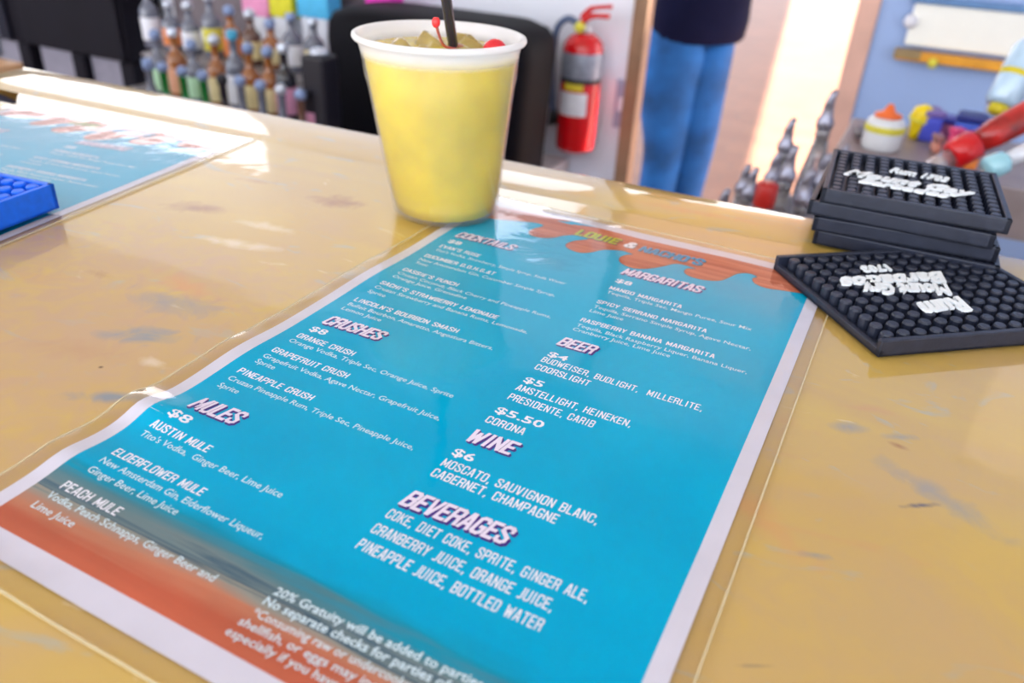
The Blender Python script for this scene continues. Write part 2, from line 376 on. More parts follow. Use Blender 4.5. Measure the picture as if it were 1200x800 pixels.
def menu_print_material():
    m = bpy.data.materials.new('menu_blue_print'); m.use_nodes = True; nt = m.node_tree; b = nt.nodes['Principled BSDF']; N = nt.nodes.new; K = nt.links.new
    tc = N('ShaderNodeTexCoord'); sp = N('ShaderNodeSeparateXYZ'); K(tc.outputs['Object'], sp.inputs[0])
    mp = N('ShaderNodeMapping'); mp.inputs['Scale'].default_value = (9, 130, 1); K(tc.outputs['Object'], mp.inputs[0])
    n = N('ShaderNodeTexNoise'); n.inputs['Scale'].default_value = 1; n.inputs['Detail'].default_value = 7; n.inputs['Distortion'].default_value = .6; K(mp.outputs[0], n.inputs['Vector'])
    mu = N('ShaderNodeMath'); mu.operation = 'MULTIPLY_ADD'; K(n.outputs[0], mu.inputs[0]); mu.inputs[1].default_value = .019; mu.inputs[2].default_value = -.0095
    ad = N('ShaderNodeMath'); ad.operation = 'ADD'; K(sp.outputs['Y'], ad.inputs[0]); K(mu.outputs[0], ad.inputs[1])
    mr = N('ShaderNodeMapRange'); mr.inputs['From Max'].default_value = .05; K(ad.outputs[0], mr.inputs[0])
    r = N('ShaderNodeValToRGB'); e = r.color_ramp.elements
    st = [(0, (198, 104, 76)), (.12, (190, 98, 72)), (.24, (196, 128, 98)), (.345, (150, 150, 138)), (.365, (60, 88, 106)), (.385, (116, 132, 132)), (.43, (78, 104, 118)), (.455, (118, 134, 134)), (.53, (80, 130, 140)), (.60, (10, 146, 174)), (.68, (0, 164, 202)), (1, (0, 172, 210))]
    while len(e) < len(st): e.new(.5)
    for i, (p, c) in enumerate(st): e[i].position = p; e[i].color = lin(c)
    K(mr.outputs[0], r.inputs[0])
    n2 = N('ShaderNodeTexNoise'); n2.inputs['Scale'].default_value = 22; n2.inputs['Detail'].default_value = 5; K(tc.outputs['Object'], n2.inputs['Vector'])
    r2 = N('ShaderNodeValToRGB'); r2.color_ramp.elements[0].color = (.86, .93, .95, 1); r2.color_ramp.elements[1].color = (1.06, 1.03, 1.02, 1); r2.color_ramp.elements[0].position = .35; r2.color_ramp.elements[1].position = .65
    K(n2.outputs[0], r2.inputs[0]); mx = N('ShaderNodeMix'); mx.data_type = 'RGBA'; mx.blend_type = 'MULTIPLY'; mx.inputs[0].default_value = 1
    K(r.outputs[0], mx.inputs[6]); K(r2.outputs[0], mx.inputs[7]); K(mx.outputs[2], b.inputs['Base Color'])
    b.inputs['Roughness'].default_value = .8; b.inputs['Specular IOR Level'].default_value = 0
    return m
def orange_print_material():
    m = bpy.data.materials.new('menu_orange_print'); m.use_nodes = True; nt = m.node_tree; b = nt.nodes['Principled BSDF']; N = nt.nodes.new; K = nt.links.new
    tc = N('ShaderNodeTexCoord'); mp = N('ShaderNodeMapping'); mp.inputs['Scale'].default_value = (14, 260, 1); K(tc.outputs['Object'], mp.inputs[0])
    n = N('ShaderNodeTexNoise'); n.inputs['Scale'].default_value = 1; n.inputs['Detail'].default_value = 6; K(mp.outputs[0], n.inputs['Vector'])
    r = N('ShaderNodeValToRGB'); r.color_ramp.elements[0].color = lin((170, 88, 64)); r.color_ramp.elements[1].color = lin((210, 130, 100)); r.color_ramp.elements[0].position = .3; r.color_ramp.elements[1].position = .7
    K(n.outputs[0], r.inputs[0]); K(r.outputs[0], b.inputs['Base Color']); b.inputs['Roughness'].default_value = .8; b.inputs['Specular IOR Level'].default_value = 0
    return m
def sym_fresnel(nt, strength=1.0, normal=None, f0=.014):
    # Schlick reflectance that is the same from both sides of a thin film
    N = nt.nodes.new; K = nt.links.new
    lw = N('ShaderNodeLayerWeight'); lw.inputs['Blend'].default_value = .5
    if normal: K(normal, lw.inputs['Normal'])
    pw = N('ShaderNodeMath'); pw.operation = 'POWER'; K(lw.outputs['Facing'], pw.inputs[0]); pw.inputs[1].default_value = 5
    mu = N('ShaderNodeMath'); mu.operation = 'MULTIPLY_ADD'; mu.use_clamp = True; K(pw.outputs[0], mu.inputs[0]); mu.inputs[1].default_value = (1 - f0) * strength; mu.inputs[2].default_value = f0
    return mu.outputs[0]
def film_material():
    m = bpy.data.materials.new('clear_laminate'); m.use_nodes = True; nt = m.node_tree; nt.nodes.clear(); N = nt.nodes.new; K = nt.links.new
    o = N('ShaderNodeOutputMaterial'); tr = N('ShaderNodeBsdfTransparent'); tr.inputs[0].default_value = (.965, .955, .97, 1)
    gl = N('ShaderNodeBsdfGlossy'); gl.inputs['Roughness'].default_value = .06
    mx = N('ShaderNodeMixShader')
    tc = N('ShaderNodeTexCoord'); n = N('ShaderNodeTexNoise'); n.inputs['Scale'].default_value = 38; n.inputs['Detail'].default_value = 3; K(tc.outputs['Object'], n.inputs['Vector'])
    bp = N('ShaderNodeBump'); bp.inputs['Strength'].default_value = .35; bp.inputs['Distance'].default_value = .0007; K(n.outputs[0], bp.inputs['Height'])
    K(bp.outputs[0], gl.inputs['Normal'])
    K(sym_fresnel(nt, 1.8, bp.outputs[0]), mx.inputs[0]); K(tr.outputs[0], mx.inputs[1]); K(gl.outputs[0], mx.inputs[2]); K(mx.outputs[0], o.inputs[0])
    return m
M_PAPER = mat('white_menu_paper', (214, 212, 222), .7, noise=.02, scale=60, spec=.1)
M_PRINT, M_ORANGE, M_FILM = menu_print_material(), orange_print_material(), film_material()
M_INK = mat('white_print_ink', (240, 240, 246), .6, noise=.01, spec=.1)
M_INKD = mat('pale_print_ink', (214, 236, 242), .6, noise=.01, spec=.1)
M_PURPLE = mat('purple_print_ink', (70, 44, 130), .6, noise=.03, spec=.1)
M_PINK = mat('pinkish_print_ink', (238, 228, 244), .6, noise=.03, spec=.1)
M_EDGE = mat('dark_wave_outline_ink', (70, 92, 100), .6, noise=.05, spec=.1)

LINES = '''7|276|36.5|H|COCKTAILS
8|268|8.5|P|$8
7.5|259.6|26|I|EVAN'S ROSE
8|254.3|80.5|D|Tito's Vodka, Strawberry, Simple Syrup, Soda Water
7.2|244.3|44|I|CUCUMBER D.O.H.G.&T
7.4|238.8|82|D|New Amsterdam Gin, Cucumber Simple Syrup,
8|233.9|8|D|Tonic
8|222|33.5|I|CASSIE'S PUNCH
8.2|217|89|D|Cruzan Coconut, Black Cherry and Pineapple Rums,
8.4|212|44.5|D|Orange Juice, Grenadine
7.8|201.8|68|I|SACHI'S STRAWBERRY LEMONADE
8|196.8|86.5|D|Cruzan Strawberry and Banana Rums, Lemonade,
8|191.2|10.3|D|Sprite
7.8|180.1|58.6|I|LINCOLN'S BOURBON SMASH
8|175|80|D|Bulleit Bourbon, Amaretto, Angostura Bitters,
8.2|170|22.6|D|Lemon Juice
8.8|153|30.8|H|CRUSHES
8.4|146|9|P|$8
7.6|138.3|31|I|ORANGE CRUSH
7.4|133.5|84.7|D|Orange Vodka, Triple Sec, Orange Juice, Sprite
7|123|40|I|GRAPEFRUIT CRUSH
7|117.6|88.6|D|Grapefruit Vodka, Agave Nectar, Grapefruit Juice,
7.4|112.7|10|D|Sprite
6.6|102.9|38.4|I|PINEAPPLE CRUSH
7|97.2|90|D|Cruzan Pineapple Rum, Triple Sec, Pineapple Juice,
7.4|91.4|10.4|D|Sprite
9|73.3|22|H|MULES
8|66|9.8|P|$8
7.2|58.3|28.2|I|AUSTIN MULE
7.6|53.3|66|D|Tito's Vodka,  Ginger Beer, Lime Juice
8.2|40.8|42.2|I|ELDERFLOWER MULE
8.6|35.7|72.8|D|New Amsterdam Gin, Elderflower Liqueur,
9.2|30.3|41.2|D|Ginger Beer, Lime Juice
8.4|20.4|26.5|I|PEACH MULE
8.2|15.6|73|D|Vodka, Peach Schnapps, Ginger Beer and
8.2|10.3|19.3|D|Lime Juice
108.5|282|43.5|H|MARGARITAS
109.6|272.3|9|P|$8
110|262.3|39|I|MANGO MARGARITA
110.5|257.4|75|D|Tequila, Triple Sec, Mango Puree, Sour Mix
110.3|244|56.5|I|SPICY SERRANO MARGARITA
110.8|238.6|78.5|D|Tequila, Serrano Simple Syrup, Agave Nectar,
110.8|233.4|17.6|D|Lime Juice
110.6|222|65.8|I|RASPBERRY BANANA MARGARITA
110.9|216.6|81.5|D|Tequila, Black Raspberry Liquer, Banana Liquer,
110.9|212|47.8|D|Cranberry Juice, Lime Juice
110|194|17|H|BEER
111|183.6|9.2|P|$4
110.6|177.4|72.4|R|BUDWEISER, BUDLIGHT,  MILLERLITE,
110.9|170.3|25.3|R|COORSLIGHT
111.2|159|8.8|P|$5
111.1|152|50.4|R|AMSTELLIGHT, HEINEKEN,
111.3|144.4|37.5|R|PRESIDENTE, CARIB
111.2|133.9|20.8|P|$5.50
111|126.1|16.6|R|CORONA
109.8|110.8|19|H|WINE
110.4|102.2|8.8|P|$6
110.2|94.8|60.2|R|MOSCATO, SAUVIGNON BLANC,
110|88.3|48.4|R|CABERNET, CHAMPAGNE
108.9|69.2|39|H|BEVERAGES
108.8|62.8|71.3|R|COKE, DIET COKE, SPRITE, GINGER ALE,
108.8|54.8|63.6|R|CRANBERRY JUICE, ORANGE JUICE,
108.9|46.8|63.6|R|PINEAPPLE JUICE, BOTTLED WATER
99.4|20.9|0|B|20% Gratuity will be added to parties of six or more.
99.2|16.7|0|B|No separate checks for parties of eight or more.
99.3|12.2|0|C|*Consuming raw or undercooked meats, poultry, seafood,
98.3|8.0|0|C|shellfish, or eggs may increase your risk of illness,
97.6|3.8|0|C|especially if you have a medical condition.'''
WAVE = [(0, 314), (10.9, 315.5), (22.5, 319.1), (36.2, 324.2), (43.7, 322.9), (40.5, 315), (40.2, 309), (44.2, 305.1), (50.6, 305.6), (56, 309), (60.1, 315.3), (66, 320), (75, 319), (68.8, 311.5), (66.9, 304.1), (71.3, 299.1), (79.0, 297.7), (84.3, 302.0), (88.7, 308.8), (98.0, 313.8), (101.6, 313.5), (105.5, 312.3), (102.5, 309.1), (100.8, 303.4), (103.5, 297.1), (110.9, 293.7), (117.8, 296.5), (124.5, 304.4), (129.6, 313.3), (134.4, 315.3), (141.9, 314.1), (138.1, 311.6), (137.6, 306.6), (141.4, 302.2), (149.8, 301.9), (157.6, 305.9), (160.9, 312.5), (164.1, 320.5), (169.6, 324.1), (174.4, 322.4), (172.7, 318.5), (175.1, 313.3), (181.2, 310.6), (191.6, 312.6), (203.2, 315.1)]
WAVE = [(p.x, p.y) for p in bez([(x, y, 0) for x, y in WAVE], 4)]

def make_menu(label):
    t = thing('laminated_menu', label, 'menu', (0, 0, .0004), 0)
    sheet('paper_sheet', -6.4, 209.6, -9, 347, .10, M_PAPER, t)
    sheet('printed_ground', 0, 203.2, 0, 337.5, .16, M_PRINT, t)
    # orange band at the top: strips from the wave line up to the print's top edge
    bm = bmesh.new(); import mathutils.geometry as mg
    poly = WAVE + [(203.2, 337.5), (0, 337.5)]
    ts = mg.tessellate_polygon([[Vector((x, y, 0)) for x, y in poly]])
    bmv = [bm.verts.new((x, y, 0)) for x, y in poly]
    for tr in ts:
        try: bm.faces.new([bmv[i] for i in tr])
        except ValueError: pass
    for _ in range(3):
        es = [e for e in bm.edges if e.calc_length() > 6]
        if es: bmesh.ops.subdivide_edges(bm, edges=es, cuts=1)
        bmesh.ops.triangulate(bm, faces=bm.faces)
    for v in bm.verts: v.co = Vector((v.co.x / 1e3, v.co.y / 1e3, (hgt(v.co.x, v.co.y) + .24) / 1e3))
    ob_ = obj('orange_wave_border', bm, M_ORANGE, t)
    q_ = []
    for a, c in zip(WAVE, WAVE[1:]):
        A, C = Vector(a), Vector(c); d = (C - A).normalized(); n = Vector((-d.y, d.x)) * .22
        q_.append([tuple(A + n), tuple(A - n), tuple(C - n), tuple(C + n)])
    flat('wave_outline', q_, .30, M_EDGE, ob_)
    for ln in LINES.split('\n'):
        u, v, wd, st, s = ln.split('|', 4); u, v, wd = float(u), float(v), float(wd)
        if st == 'H':
            q_, _ = stroke_text(s, 8.8, wd, 1.75, .20, 2.0)
            sh = [[(x + 1.0 - .25 * k_, y - 1.0 + .25 * k_) for x, y in p] for k_ in range(4) for p in q_]
            hd = flat('heading', q_, .34, M_PINK, t, u, v + 1.0, .035)
            flat('heading_shadow', sh, .26, M_PURPLE, hd, u, v + 1.0, .035)
        elif st == 'I':
            q_, _ = stroke_text(s, 3.9, wd, 1.45); flat('item_name', q_, .28, M_INK, t, u, v, 0)
        elif st == 'R':
            q_, _ = stroke_text(s, 4.7, wd, 1.35); flat('drink_list', q_, .28, M_INK, t, u, v, 0)
        elif st == 'P':
            q_, _ = font_text(s, 6.3, wd, .020); flat('price', q_, .28, M_INK, t, u, v, 0)
        elif st == 'D':
            q_, _ = font_text(s, 4.3, wd, .006); flat('description', q_, .28, M_INKD, t, u, v, 0)
        elif st == 'B':
            q_, _ = font_text(s, 4.2, 1.82 * len(s), .018); flat('notice', q_, .28, M_INKD, t, u, v, .03)
        elif st == 'C':
            q_, _ = font_text(s, 4.0, 1.72 * len(s), .006); flat('notice', q_, .28, M_INKD, t, u, v, .03)
    a1 = mat('lime_print_ink', (190, 196, 60), .6, spec=.1); a2 = mat('title_blue_print_ink', (40, 150, 196), .6, spec=.1); a3 = mat('title_shadow_ink', (54, 84, 96), .6, spec=.1)
    for s, u, v, wd, m1 in (('LOUIE', 65, 320.5, 27, a1), ('&', 96, 320.5, 6.6, M_INK), ("NACHO'S", 105.6, 319.3, 37.5, a2)):
        q_, _ = stroke_text(s, 9, wd, 1.9, .15, 2.2)
        ti = flat('title', q_, .34, m1, t, u, v)
        flat('title_shadow', [[(x + .7, y - .7) for x, y in p] for p in q_], .28, a3, ti, u, v)
    wr = lambda u, v: .5 * exp(-((u + 11) / 4) ** 2) * sin(v * .12) ** 2 + .8 * exp(-((v + 14) / 3.5) ** 2) * sin(u * .05 + .6) ** 2
    sheet('laminate_film', -13.5, 215.6, -16.5, 353, .62, M_FILM, t, 110, 170, extra=wr)
    # thin welded rim of the laminate, catches the light
    rim = bmesh.new(); R4 = [(-13.5, -16.5), (215.6, -16.5), (215.6, 353), (-13.5, 353)]
    for k in range(4):
        a, c = Vector(R4[k]), Vector(R4[(k + 1) % 4]); n = 60; d = (c - a).normalized(); nn = Vector((-d.y, d.x)) * .35
        row = []
        for i in range(n + 1):
            p = a + (c - a) * i / n; zz = (hgt(p.x, p.y) + wr(p.x, p.y))
            row.append([rim.verts.new(((p.x + s_ * nn.x) / 1e3, (p.y + s_ * nn.y) / 1e3, (zz + dz) / 1e3)) for s_, dz in ((-1, .1), (-1, .75), (1, .75), (1, .1))])
        for r0, r1 in zip(row, row[1:]):
            for j in range(4): rim.faces.new((r0[j], r1[j], r1[(j + 1) % 4], r0[(j + 1) % 4]))
    obj('laminate_rim', rim, mat('laminate_rim_plastic', (224, 212, 176), .25, alpha=.45, noise=.02), t)
    return t
menu = make_menu('large laminated turquoise bar menu in the foreground, partly under the drink')
HG[0] = .12
m2 = make_menu('second laminated turquoise menu at the left edge, under the blue rubber mat')
m2.location = (-.383, -.0218, .0004); m2.rotation_euler.z = radians(8.15)

# ================================================================== RUBBER BAR MATS
def rubber_mat(name, label, loc, rz, sx, sy, h, m, group=None, low_sides=False, nx=11, ny=12, pegs=True, logo=None):
    t = thing(name, label, 'bar mat', loc, rz, group)
    bm = bmesh.new(); wl = .0032; hs = h * (.45 if low_sides else 1)
    box(bm, -sx / 2, sx / 2, -sy / 2, sy / 2, 0, .002, .0005)
    box(bm, -sx / 2, sx / 2, -sy / 2, -sy / 2 + wl, 0, h, .0005); box(bm, -sx / 2, sx / 2, sy / 2 - wl, sy / 2, 0, h, .0005)
    box(bm, -sx / 2, -sx / 2 + wl, -sy / 2, sy / 2, 0, hs, .0005); box(bm, sx / 2 - wl, sx / 2, -sy / 2, sy / 2, 0, h, .0005)
    obj('tray', bm, m, t)
    if pegs:
        pr = min((sx - 2 * wl) / nx, (sy - 2 * wl) / ny) * .37
        pm = L([(pr * 1.05, .002), (pr, h - .0008), (pr * .82, h)], seg=14, cap0=False); me = bpy.data.meshes.new('nub'); pm.to_mesh(me); pm.free(); me.materials.append(m)
        for i in range(nx):
            for j in range(ny):
                o = bpy.data.objects.new('nub', me); COL.objects.link(o); o.parent = t
                o.location = (-sx / 2 + wl + (sx - 2 * wl) * (i + .5) / nx, -sy / 2 + wl + (sy - 2 * wl) * (j + .5) / ny, 0)
    return t
M_RUB = mat('black_rubber', (34, 39, 55), .38, noise=.10, scale=200, bump=.1, spec=.5)
M_BLUR = mat('blue_rubber', (2, 100, 230), .4, noise=.06, scale=200)
M_LOGO = mat('white_rubber_lettering', (226, 232, 236), .5, noise=.03)
def lettering(parent, rows, z, rot, name='lettering', th=.0012):
    for (s, x, y, size, wd, off, shr, r2) in rows:
        q_, _w = font_text(s, size, wd, off, shr)
        bm = bmesh.new(); c, s_ = cos(rot + r2), sin(rot + r2); c0, s0 = cos(rot), sin(rot)
        vm = {}
        for pl in q_:
            f = []
            for px_, py_ in pl:
                k = (round(px_, 7), round(py_, 7))
                if k not in vm:
                    ox, oy = x * c0 - y * s0, x * s0 + y * c0
                    vm[k] = bm.verts.new((ox + px_ * c - py_ * s_, oy + px_ * s_ + py_ * c, z))
                f.append(vm[k])
            try: bm.faces.new(f)
            except ValueError: pass
        r = bmesh.ops.extrude_face_region(bm, geom=bm.faces[:])
        for g in r['geom']:
            if isinstance(g, bmesh.types.BMVert): g.co.z += th
        bmesh.ops.recalc_face_normals(bm, faces=bm.faces)
        obj(name, bm, M_LOGO, parent)
# front mat: left corner (.179,.338), front corner (.238,.261), back corner (.264,.409)
A = math.atan2(71, 85)                       # long side direction
Lc, Fc = Vector((.1800, .3370, 0)), Vector((.2385, .2608, 0))
sx_, sy_ = .122, .097
ctr = Lc + Vector((cos(A), sin(A), 0)) * sx_ / 2 + Vector((sin(A), -cos(A), 0)) * sy_ / 2
fm = rubber_mat('rubber_bar_mat', 'single black rubber bar mat lying askew in front of the stack', ctr + Vector((0, 0, .0015)), A, sx_, sy_, .0085, M_RUB, low_sides=True, nx=13, ny=11)
lettering(fm, [('1703', .0060, -.0275, .0095, .017, .035, .1, 0), ('Barbados', -.0200, -.0150, .0165, .066, .05, .5, .0), ('Mount Gay', -.012, -.001, .0165, .050, .05, .5, -.14), ('Rum', -.008, .0135, .018, .030, .05, .45, .14)], .0083, pi)
# stack
SX, SY, SH = .0995, .095, .0085
lab = ['bottom', 'third', 'second', 'topmost']
for k, (dx, dy, rz) in enumerate(((.004, -.003, .02), (-.0015, -.001, .09), (-.003, -.002, .015), (0, 0, .065))):
    s_ = rubber_mat('rubber_bar_mat', ['lowest black rubber mat of the stack, standing on the bar top', 'black rubber mat second from the bottom of the stack', 'black rubber mat just under the topmost one of the stack',
        'topmost black rubber mat of the stack, with white lettering'][k], (.2380 + dx, .4370 + dy, .0028 + k * SH), rz, SX, SY, SH, M_RUB, nx=11, ny=11, pegs=(k == 3))
lettering(s_, [('Barbados', -.031, -.024, .012, .05, .035, .35, -.05), ('Mount Gay', -.040, -.012, .0175, .073, .035, .45, -.06), ('Rum 1703', -.014, .010, .013, .034, .035, .35, -.1)], .0084, 0)
# blue mat on the second menu
rz = radians(6.8); cr_ = Vector((-.204, .180, 0))
off = Matrix.Rotation(rz, 3, 'Z') @ Vector((-.055, -.055, 0))
rubber_mat('rubber_bar_mat', 'bright blue rubber bar mat on the second menu at the left edge', cr_ + off + Vector((0, 0, .0035)), rz, .11, .11, .0150, M_BLUR, nx=11, ny=11)

# ================================================================== CUP AND DRINK
def cup_plastic():
    m = bpy.data.materials.new('frosted_clear_plastic'); m.use_nodes = True; nt = m.node_tree; nt.nodes.clear(); N = nt.nodes.new; K = nt.links.new
    o = N('ShaderNodeOutputMaterial'); tr = N('ShaderNodeBsdfTransparent'); tr.inputs[0].default_value = (.98, .98, .97, 1)
    tl = N('ShaderNodeBsdfTranslucent'); tl.inputs[0].default_value = (.95, .95, .97, 1); df = N('ShaderNodeBsdfDiffuse'); df.inputs[0].default_value = (.95, .95, .97, 1)
    gl = N('ShaderNodeBsdfGlossy'); gl.inputs['Roughness'].default_value = .08
    a = N('ShaderNodeMixShader'); a.inputs[0].default_value = .5; K(tl.outputs[0], a.inputs[1]); K(df.outputs[0], a.inputs[2])
    tc = N('ShaderNodeTexCoord'); sp = N('ShaderNodeSeparateXYZ'); K(tc.outputs['Object'], sp.inputs[0])
    mr = N('ShaderNodeMapRange'); mr.inputs['From Min'].default_value = .091; mr.inputs['From Max'].default_value = .099; mr.inputs['To Min'].default_value = .93; mr.inputs['To Max'].default_value = .22; K(sp.outputs['Z'], mr.inputs[0])
    b = N('ShaderNodeMixShader'); K(mr.outputs[0], b.inputs[0]); K(a.outputs[0], b.inputs[1]); K(tr.outputs[0], b.inputs[2])
    c = N('ShaderNodeMixShader'); K(sym_fresnel(nt, .5), c.inputs[0]); K(b.outputs[0], c.inputs[1]); K(gl.outputs[0], c.inputs[2]); K(c.outputs[0], o.inputs[0])
    n = N('ShaderNodeTexNoise'); n.inputs['Scale'].default_value = 90; K(tc.outputs['Object'], n.inputs['Vector']); bp = N('ShaderNodeBump'); bp.inputs['Strength'].default_value = .3; bp.inputs['Distance'].default_value = .001
    K(n.outputs[0], bp.inputs['Height']); K(bp.outputs[0], gl.inputs['Normal'])
    return m
CB = Vector((-.0190, .3110, .0022))
cup = thing('plastic_cup', 'clear plastic cup of yellow iced cocktail on the menu corner', 'cup', CB)
tilt = Vector((-.0038, -.0019))
H, RB, RT = .1040, .0325, .0465
rad = lambda z: RB + (RT - RB) * (z / H)
def lean(bm):
    for v in bm.verts: v.co.x += tilt.x * v.co.z / H; v.co.y += tilt.y * v.co.z / H
    return bm
prof = [(RB - .004, .0012), (RB - .0012, 0), (RB + .0004, .002), (rad(.010), .010), (rad(.0105) - .0006, .0112), (rad(.02), .02), (rad(.05), .05), (rad(.078), .078), (rad(.080) + .0006, .0805), (rad(.095), .095), (rad(.1) + .0006, .1005),
        (RT + .0022, .1008), (RT + .0030, .1022), (RT + .0026, .1038), (RT + .0012, .1044), (RT - .0003, .1036), (rad(.1) - .0008, .099), (rad(.08) - .0008, .080), (rad(.04) - .0008, .04), (RB - .0008, .0022)]
obj('cup_wall', lean(L(prof, seg=72, cap0=True, cap1=True)), cup_plastic(), cup, smooth=True)
def drink_material():
    m = mat('yellow_cocktail', (208, 184, 34), .25, noise=.10, scale=26, sss=.0)
    nt = m.node_tree; b = nt.nodes['Principled BSDF']; b.inputs['Subsurface Weight'].default_value = 1.0; b.inputs['Subsurface Radius'].default_value = (1, .8, .25); b.inputs['Subsurface Scale'].default_value = .012
    return m
M_DRINK = drink_material()
prof = [(RB - .0022, .0028), (rad(.01) - .0016, .010), (rad(.04) - .0016, .04), (rad(.0935) - .0016, .0935), (rad(.096) - .003, .0957), (.02, .0959)]
obj('drink', lean(L(prof, seg=64)), M_DRINK, cup, smooth=True)
M_ICE = mat('ice', (232, 214, 150), .08, noise=.05, trans=.75, scale=60)
rnd = random.Random(3)
for k, (x, y, s) in enumerate(((-.012, .006, .016), (.010, .012, .015), (-.022, -.010, .013), (.016, -.008, .014), (.001, -.022, .013), (-.003, .026, .014))):
    Mx = Matrix.Translation((x + tilt.x * .8, y, .0925)) @ Euler((rnd.random(), rnd.random(), rnd.random() * 3)).to_matrix().to_4x4()
    tag(obj('ice_cube', box(bmesh.new(), -s / 2, s / 2, -s / 2, s / 2, -s / 2, s / 2, .003, 3, Mx), M_ICE, cup, smooth=True), None, None)
# straw
p0 = CB + Vector((.006, .004, .030)); p1 = onp(521, -60, .155); top_dir = (onp(523, 0, .1285) - (CB + Vector((.003, .006, .084)))).normalized()
s0 = CB + Vector((.003, .006, .084)) - top_dir * .055
bm = bmesh.new(); tube(bm, [s0 + top_dir * t for t in (0, .05, .1, .16)], .0028, 16, cap=False)
st = thing('drinking_straw', 'thin black drinking straw standing in the yellow cocktail', 'straw')
obj('tube', bm, mat('black_straw_plastic', (38, 40, 56), .25, noise=.05), st, smooth=True)
# cherry with its stem, and a second cherry half sunk
ch = thing('cocktail_cherry', 'cherry in the drink with its long red stem curving up beside the straw', 'cherry', CB + Vector((.0085, .000, .0950)))
M_CH = mat('red_cherry', (214, 24, 40), .15, noise=.1, coat=.5); M_STEM = mat('cherry_stem', (196, 52, 40), .4, noise=.15)
def ball(bm, c, r, sz=1, seg=16):
    bmesh.ops.create_uvsphere(bm, u_segments=seg, v_segments=seg // 2 + 2, radius=r, matrix=Matrix.Translation(c) @ Matrix.Diagonal((1, 1, sz, 1))); return bm
obj('fruit', ball(bmesh.new(), Vector((0, 0, -.004)), .0072), M_CH, ch, smooth=True)
a0 = Vector((0, 0, .002)); a2 = onp(511, 29, .123) - ch.location; a1 = (a0 + a2) / 2 + Vector((-.0030, 0, -.004))
stem_o = obj('stem', tube(bmesh.new(), bez([a0, a1, a2], 8), .0007, 8), M_STEM, ch, smooth=True)
obj('stem_tip', tube(bmesh.new(), [a2 - Vector((0, 0, .0012)), a2, a2 + Vector((0, 0, .0018)), a2 + Vector((0, 0, .0032))], [.0010, .0019, .0020, .0012], 10), mat('cherry_stem_tip', (226, 50, 50), .4), stem_o, smooth=True)
c2 = thing('cocktail_cherry', 'cherry bobbing at the right of the drink, only its red top showing', 'cherry', CB + Vector((.024, .013, .0955)))
obj('fruit', ball(bmesh.new(), Vector((0, 0, 0)), .0075), M_CH, c2, smooth=True)

# ================================================================== BACKGROUND: bottles
def glassy(name, rgb, rough=.08): return mat(name, rgb, rough, noise=.05, spec=.6, coat=.6)
CNT = mat('grey_steel_counter', (150, 146, 150), .35, metal=.3, noise=.05, scale=8)
sc_ = thing('back_counter', 'low pale grey counter under the bottles and black bin', 'counter', (0, 0, 0))
obj('worktop', B(-2.12, -.70, 1.36, 2.19, -.60, -.56, .006), mat('pale_counter_top', (206, 200, 204), .4, noise=.05), sc_)
obj('carcass', B(-2.10, -.72, 1.40, 2.19, -BZ, -.60), M_WHITE, sc_)
for y_, z_, lb in ((1.60, -.56, 'lower grey riser under the rear rows of bottles'), (1.79, -.46, 'upper grey riser carrying the hindmost row of bottles')):
    t = thing('bottle_riser', lb, 'riser', (-1.735, (y_ + 2.19) / 2, z_)); d_ = (2.19 - y_) / 2
    obj('riser_top', B(-.36, .36, -d_, d_, .088, .1, .003), CNT, t); obj('riser_base', B(-.35, .35, -d_ + .01, d_ - .01, 0, .088), M_WHITE, t)

t = thing('splashback', 'dull taupe panel on the wall behind the bottles', 'panel', (-1.90, WY - .004, -.35))
obj('board', B(-.46, .46, -.008, 0, 0, .37, .002), mat('taupe_back_panel', (112, 104, 112), .6, noise=.08), t); obj('batten', B(-.46, .46, -.014, -.008, .35, .37, .002), M_WHITE, t)
def bottle(label, loc, r, h, glass, labelc, capc, capk='cap', group='liquor bottles on the back counter', tiltx=0, tilty=0, neck=.3, name='liquor_bottle'):
    t = thing(name, label, 'bottle', loc, 0, group, tiltx, tilty)
    nb = h * (1 - neck); rn = r * .38
    g = obj('glass_body', L([(r * .9, 0), (r, .006), (r, nb * .86), (r * .93, nb * .93), (rn * 1.5, nb * 1.04), (rn, nb * 1.12), (rn, h * .93), (rn * 1.15, h * .94), (rn * 1.15, h * .97)], seg=20), glass, t, smooth=True)
    obj('label', L([(r * 1.015, nb * .2), (r * 1.02, nb * .2 + .001), (r * 1.02, nb * .72), (r * 1.015, nb * .72 + .001)], seg=20), labelc, t, smooth=True)
    if capk == 'cap': obj('cap', L([(rn * 1.35, h * .90), (rn * 1.4, h * .91), (rn * 1.4, h * 1.0), (rn * 1.2, h * 1.01)], seg=16), capc, t, smooth=True)
    elif capk == 'ball': obj('stopper', ball(bmesh.new(), Vector((0, 0, h * .99)), rn * 1.55), capc, t, smooth=True)
    else:
        bm = L([(rn * .9, h * .95), (rn * 1.35, h * .965), (rn * 1.35, h * .985), (rn * .95, h * 1.0), (rn * .7, h * 1.03)], seg=14)
        tube(bm, [(0, 0, h * 1.02), (0, 0, h * 1.04), (rn * .2, 0, h * 1.06), (rn * .5, 0, h * 1.075)], [rn * .8, rn * .72, rn * .6, rn * .4], 10)
        obj('pour_spout', bm, capc, t, smooth=True)
    return t
GC = {'clear': glassy('clear_glass_bottle', (104, 110, 128)), 'green': glassy('green_glass_bottle', (10, 112, 48)), 'amber': glassy('amber_glass_bottle', (150, 92, 50)), 'dark': glassy('dark_glass_bottle', (34, 34, 46)),
      'blue': glassy('blue_glass_bottle', (60, 110, 180)), 'brown': glassy('brown_glass_bottle', (96, 66, 56))}
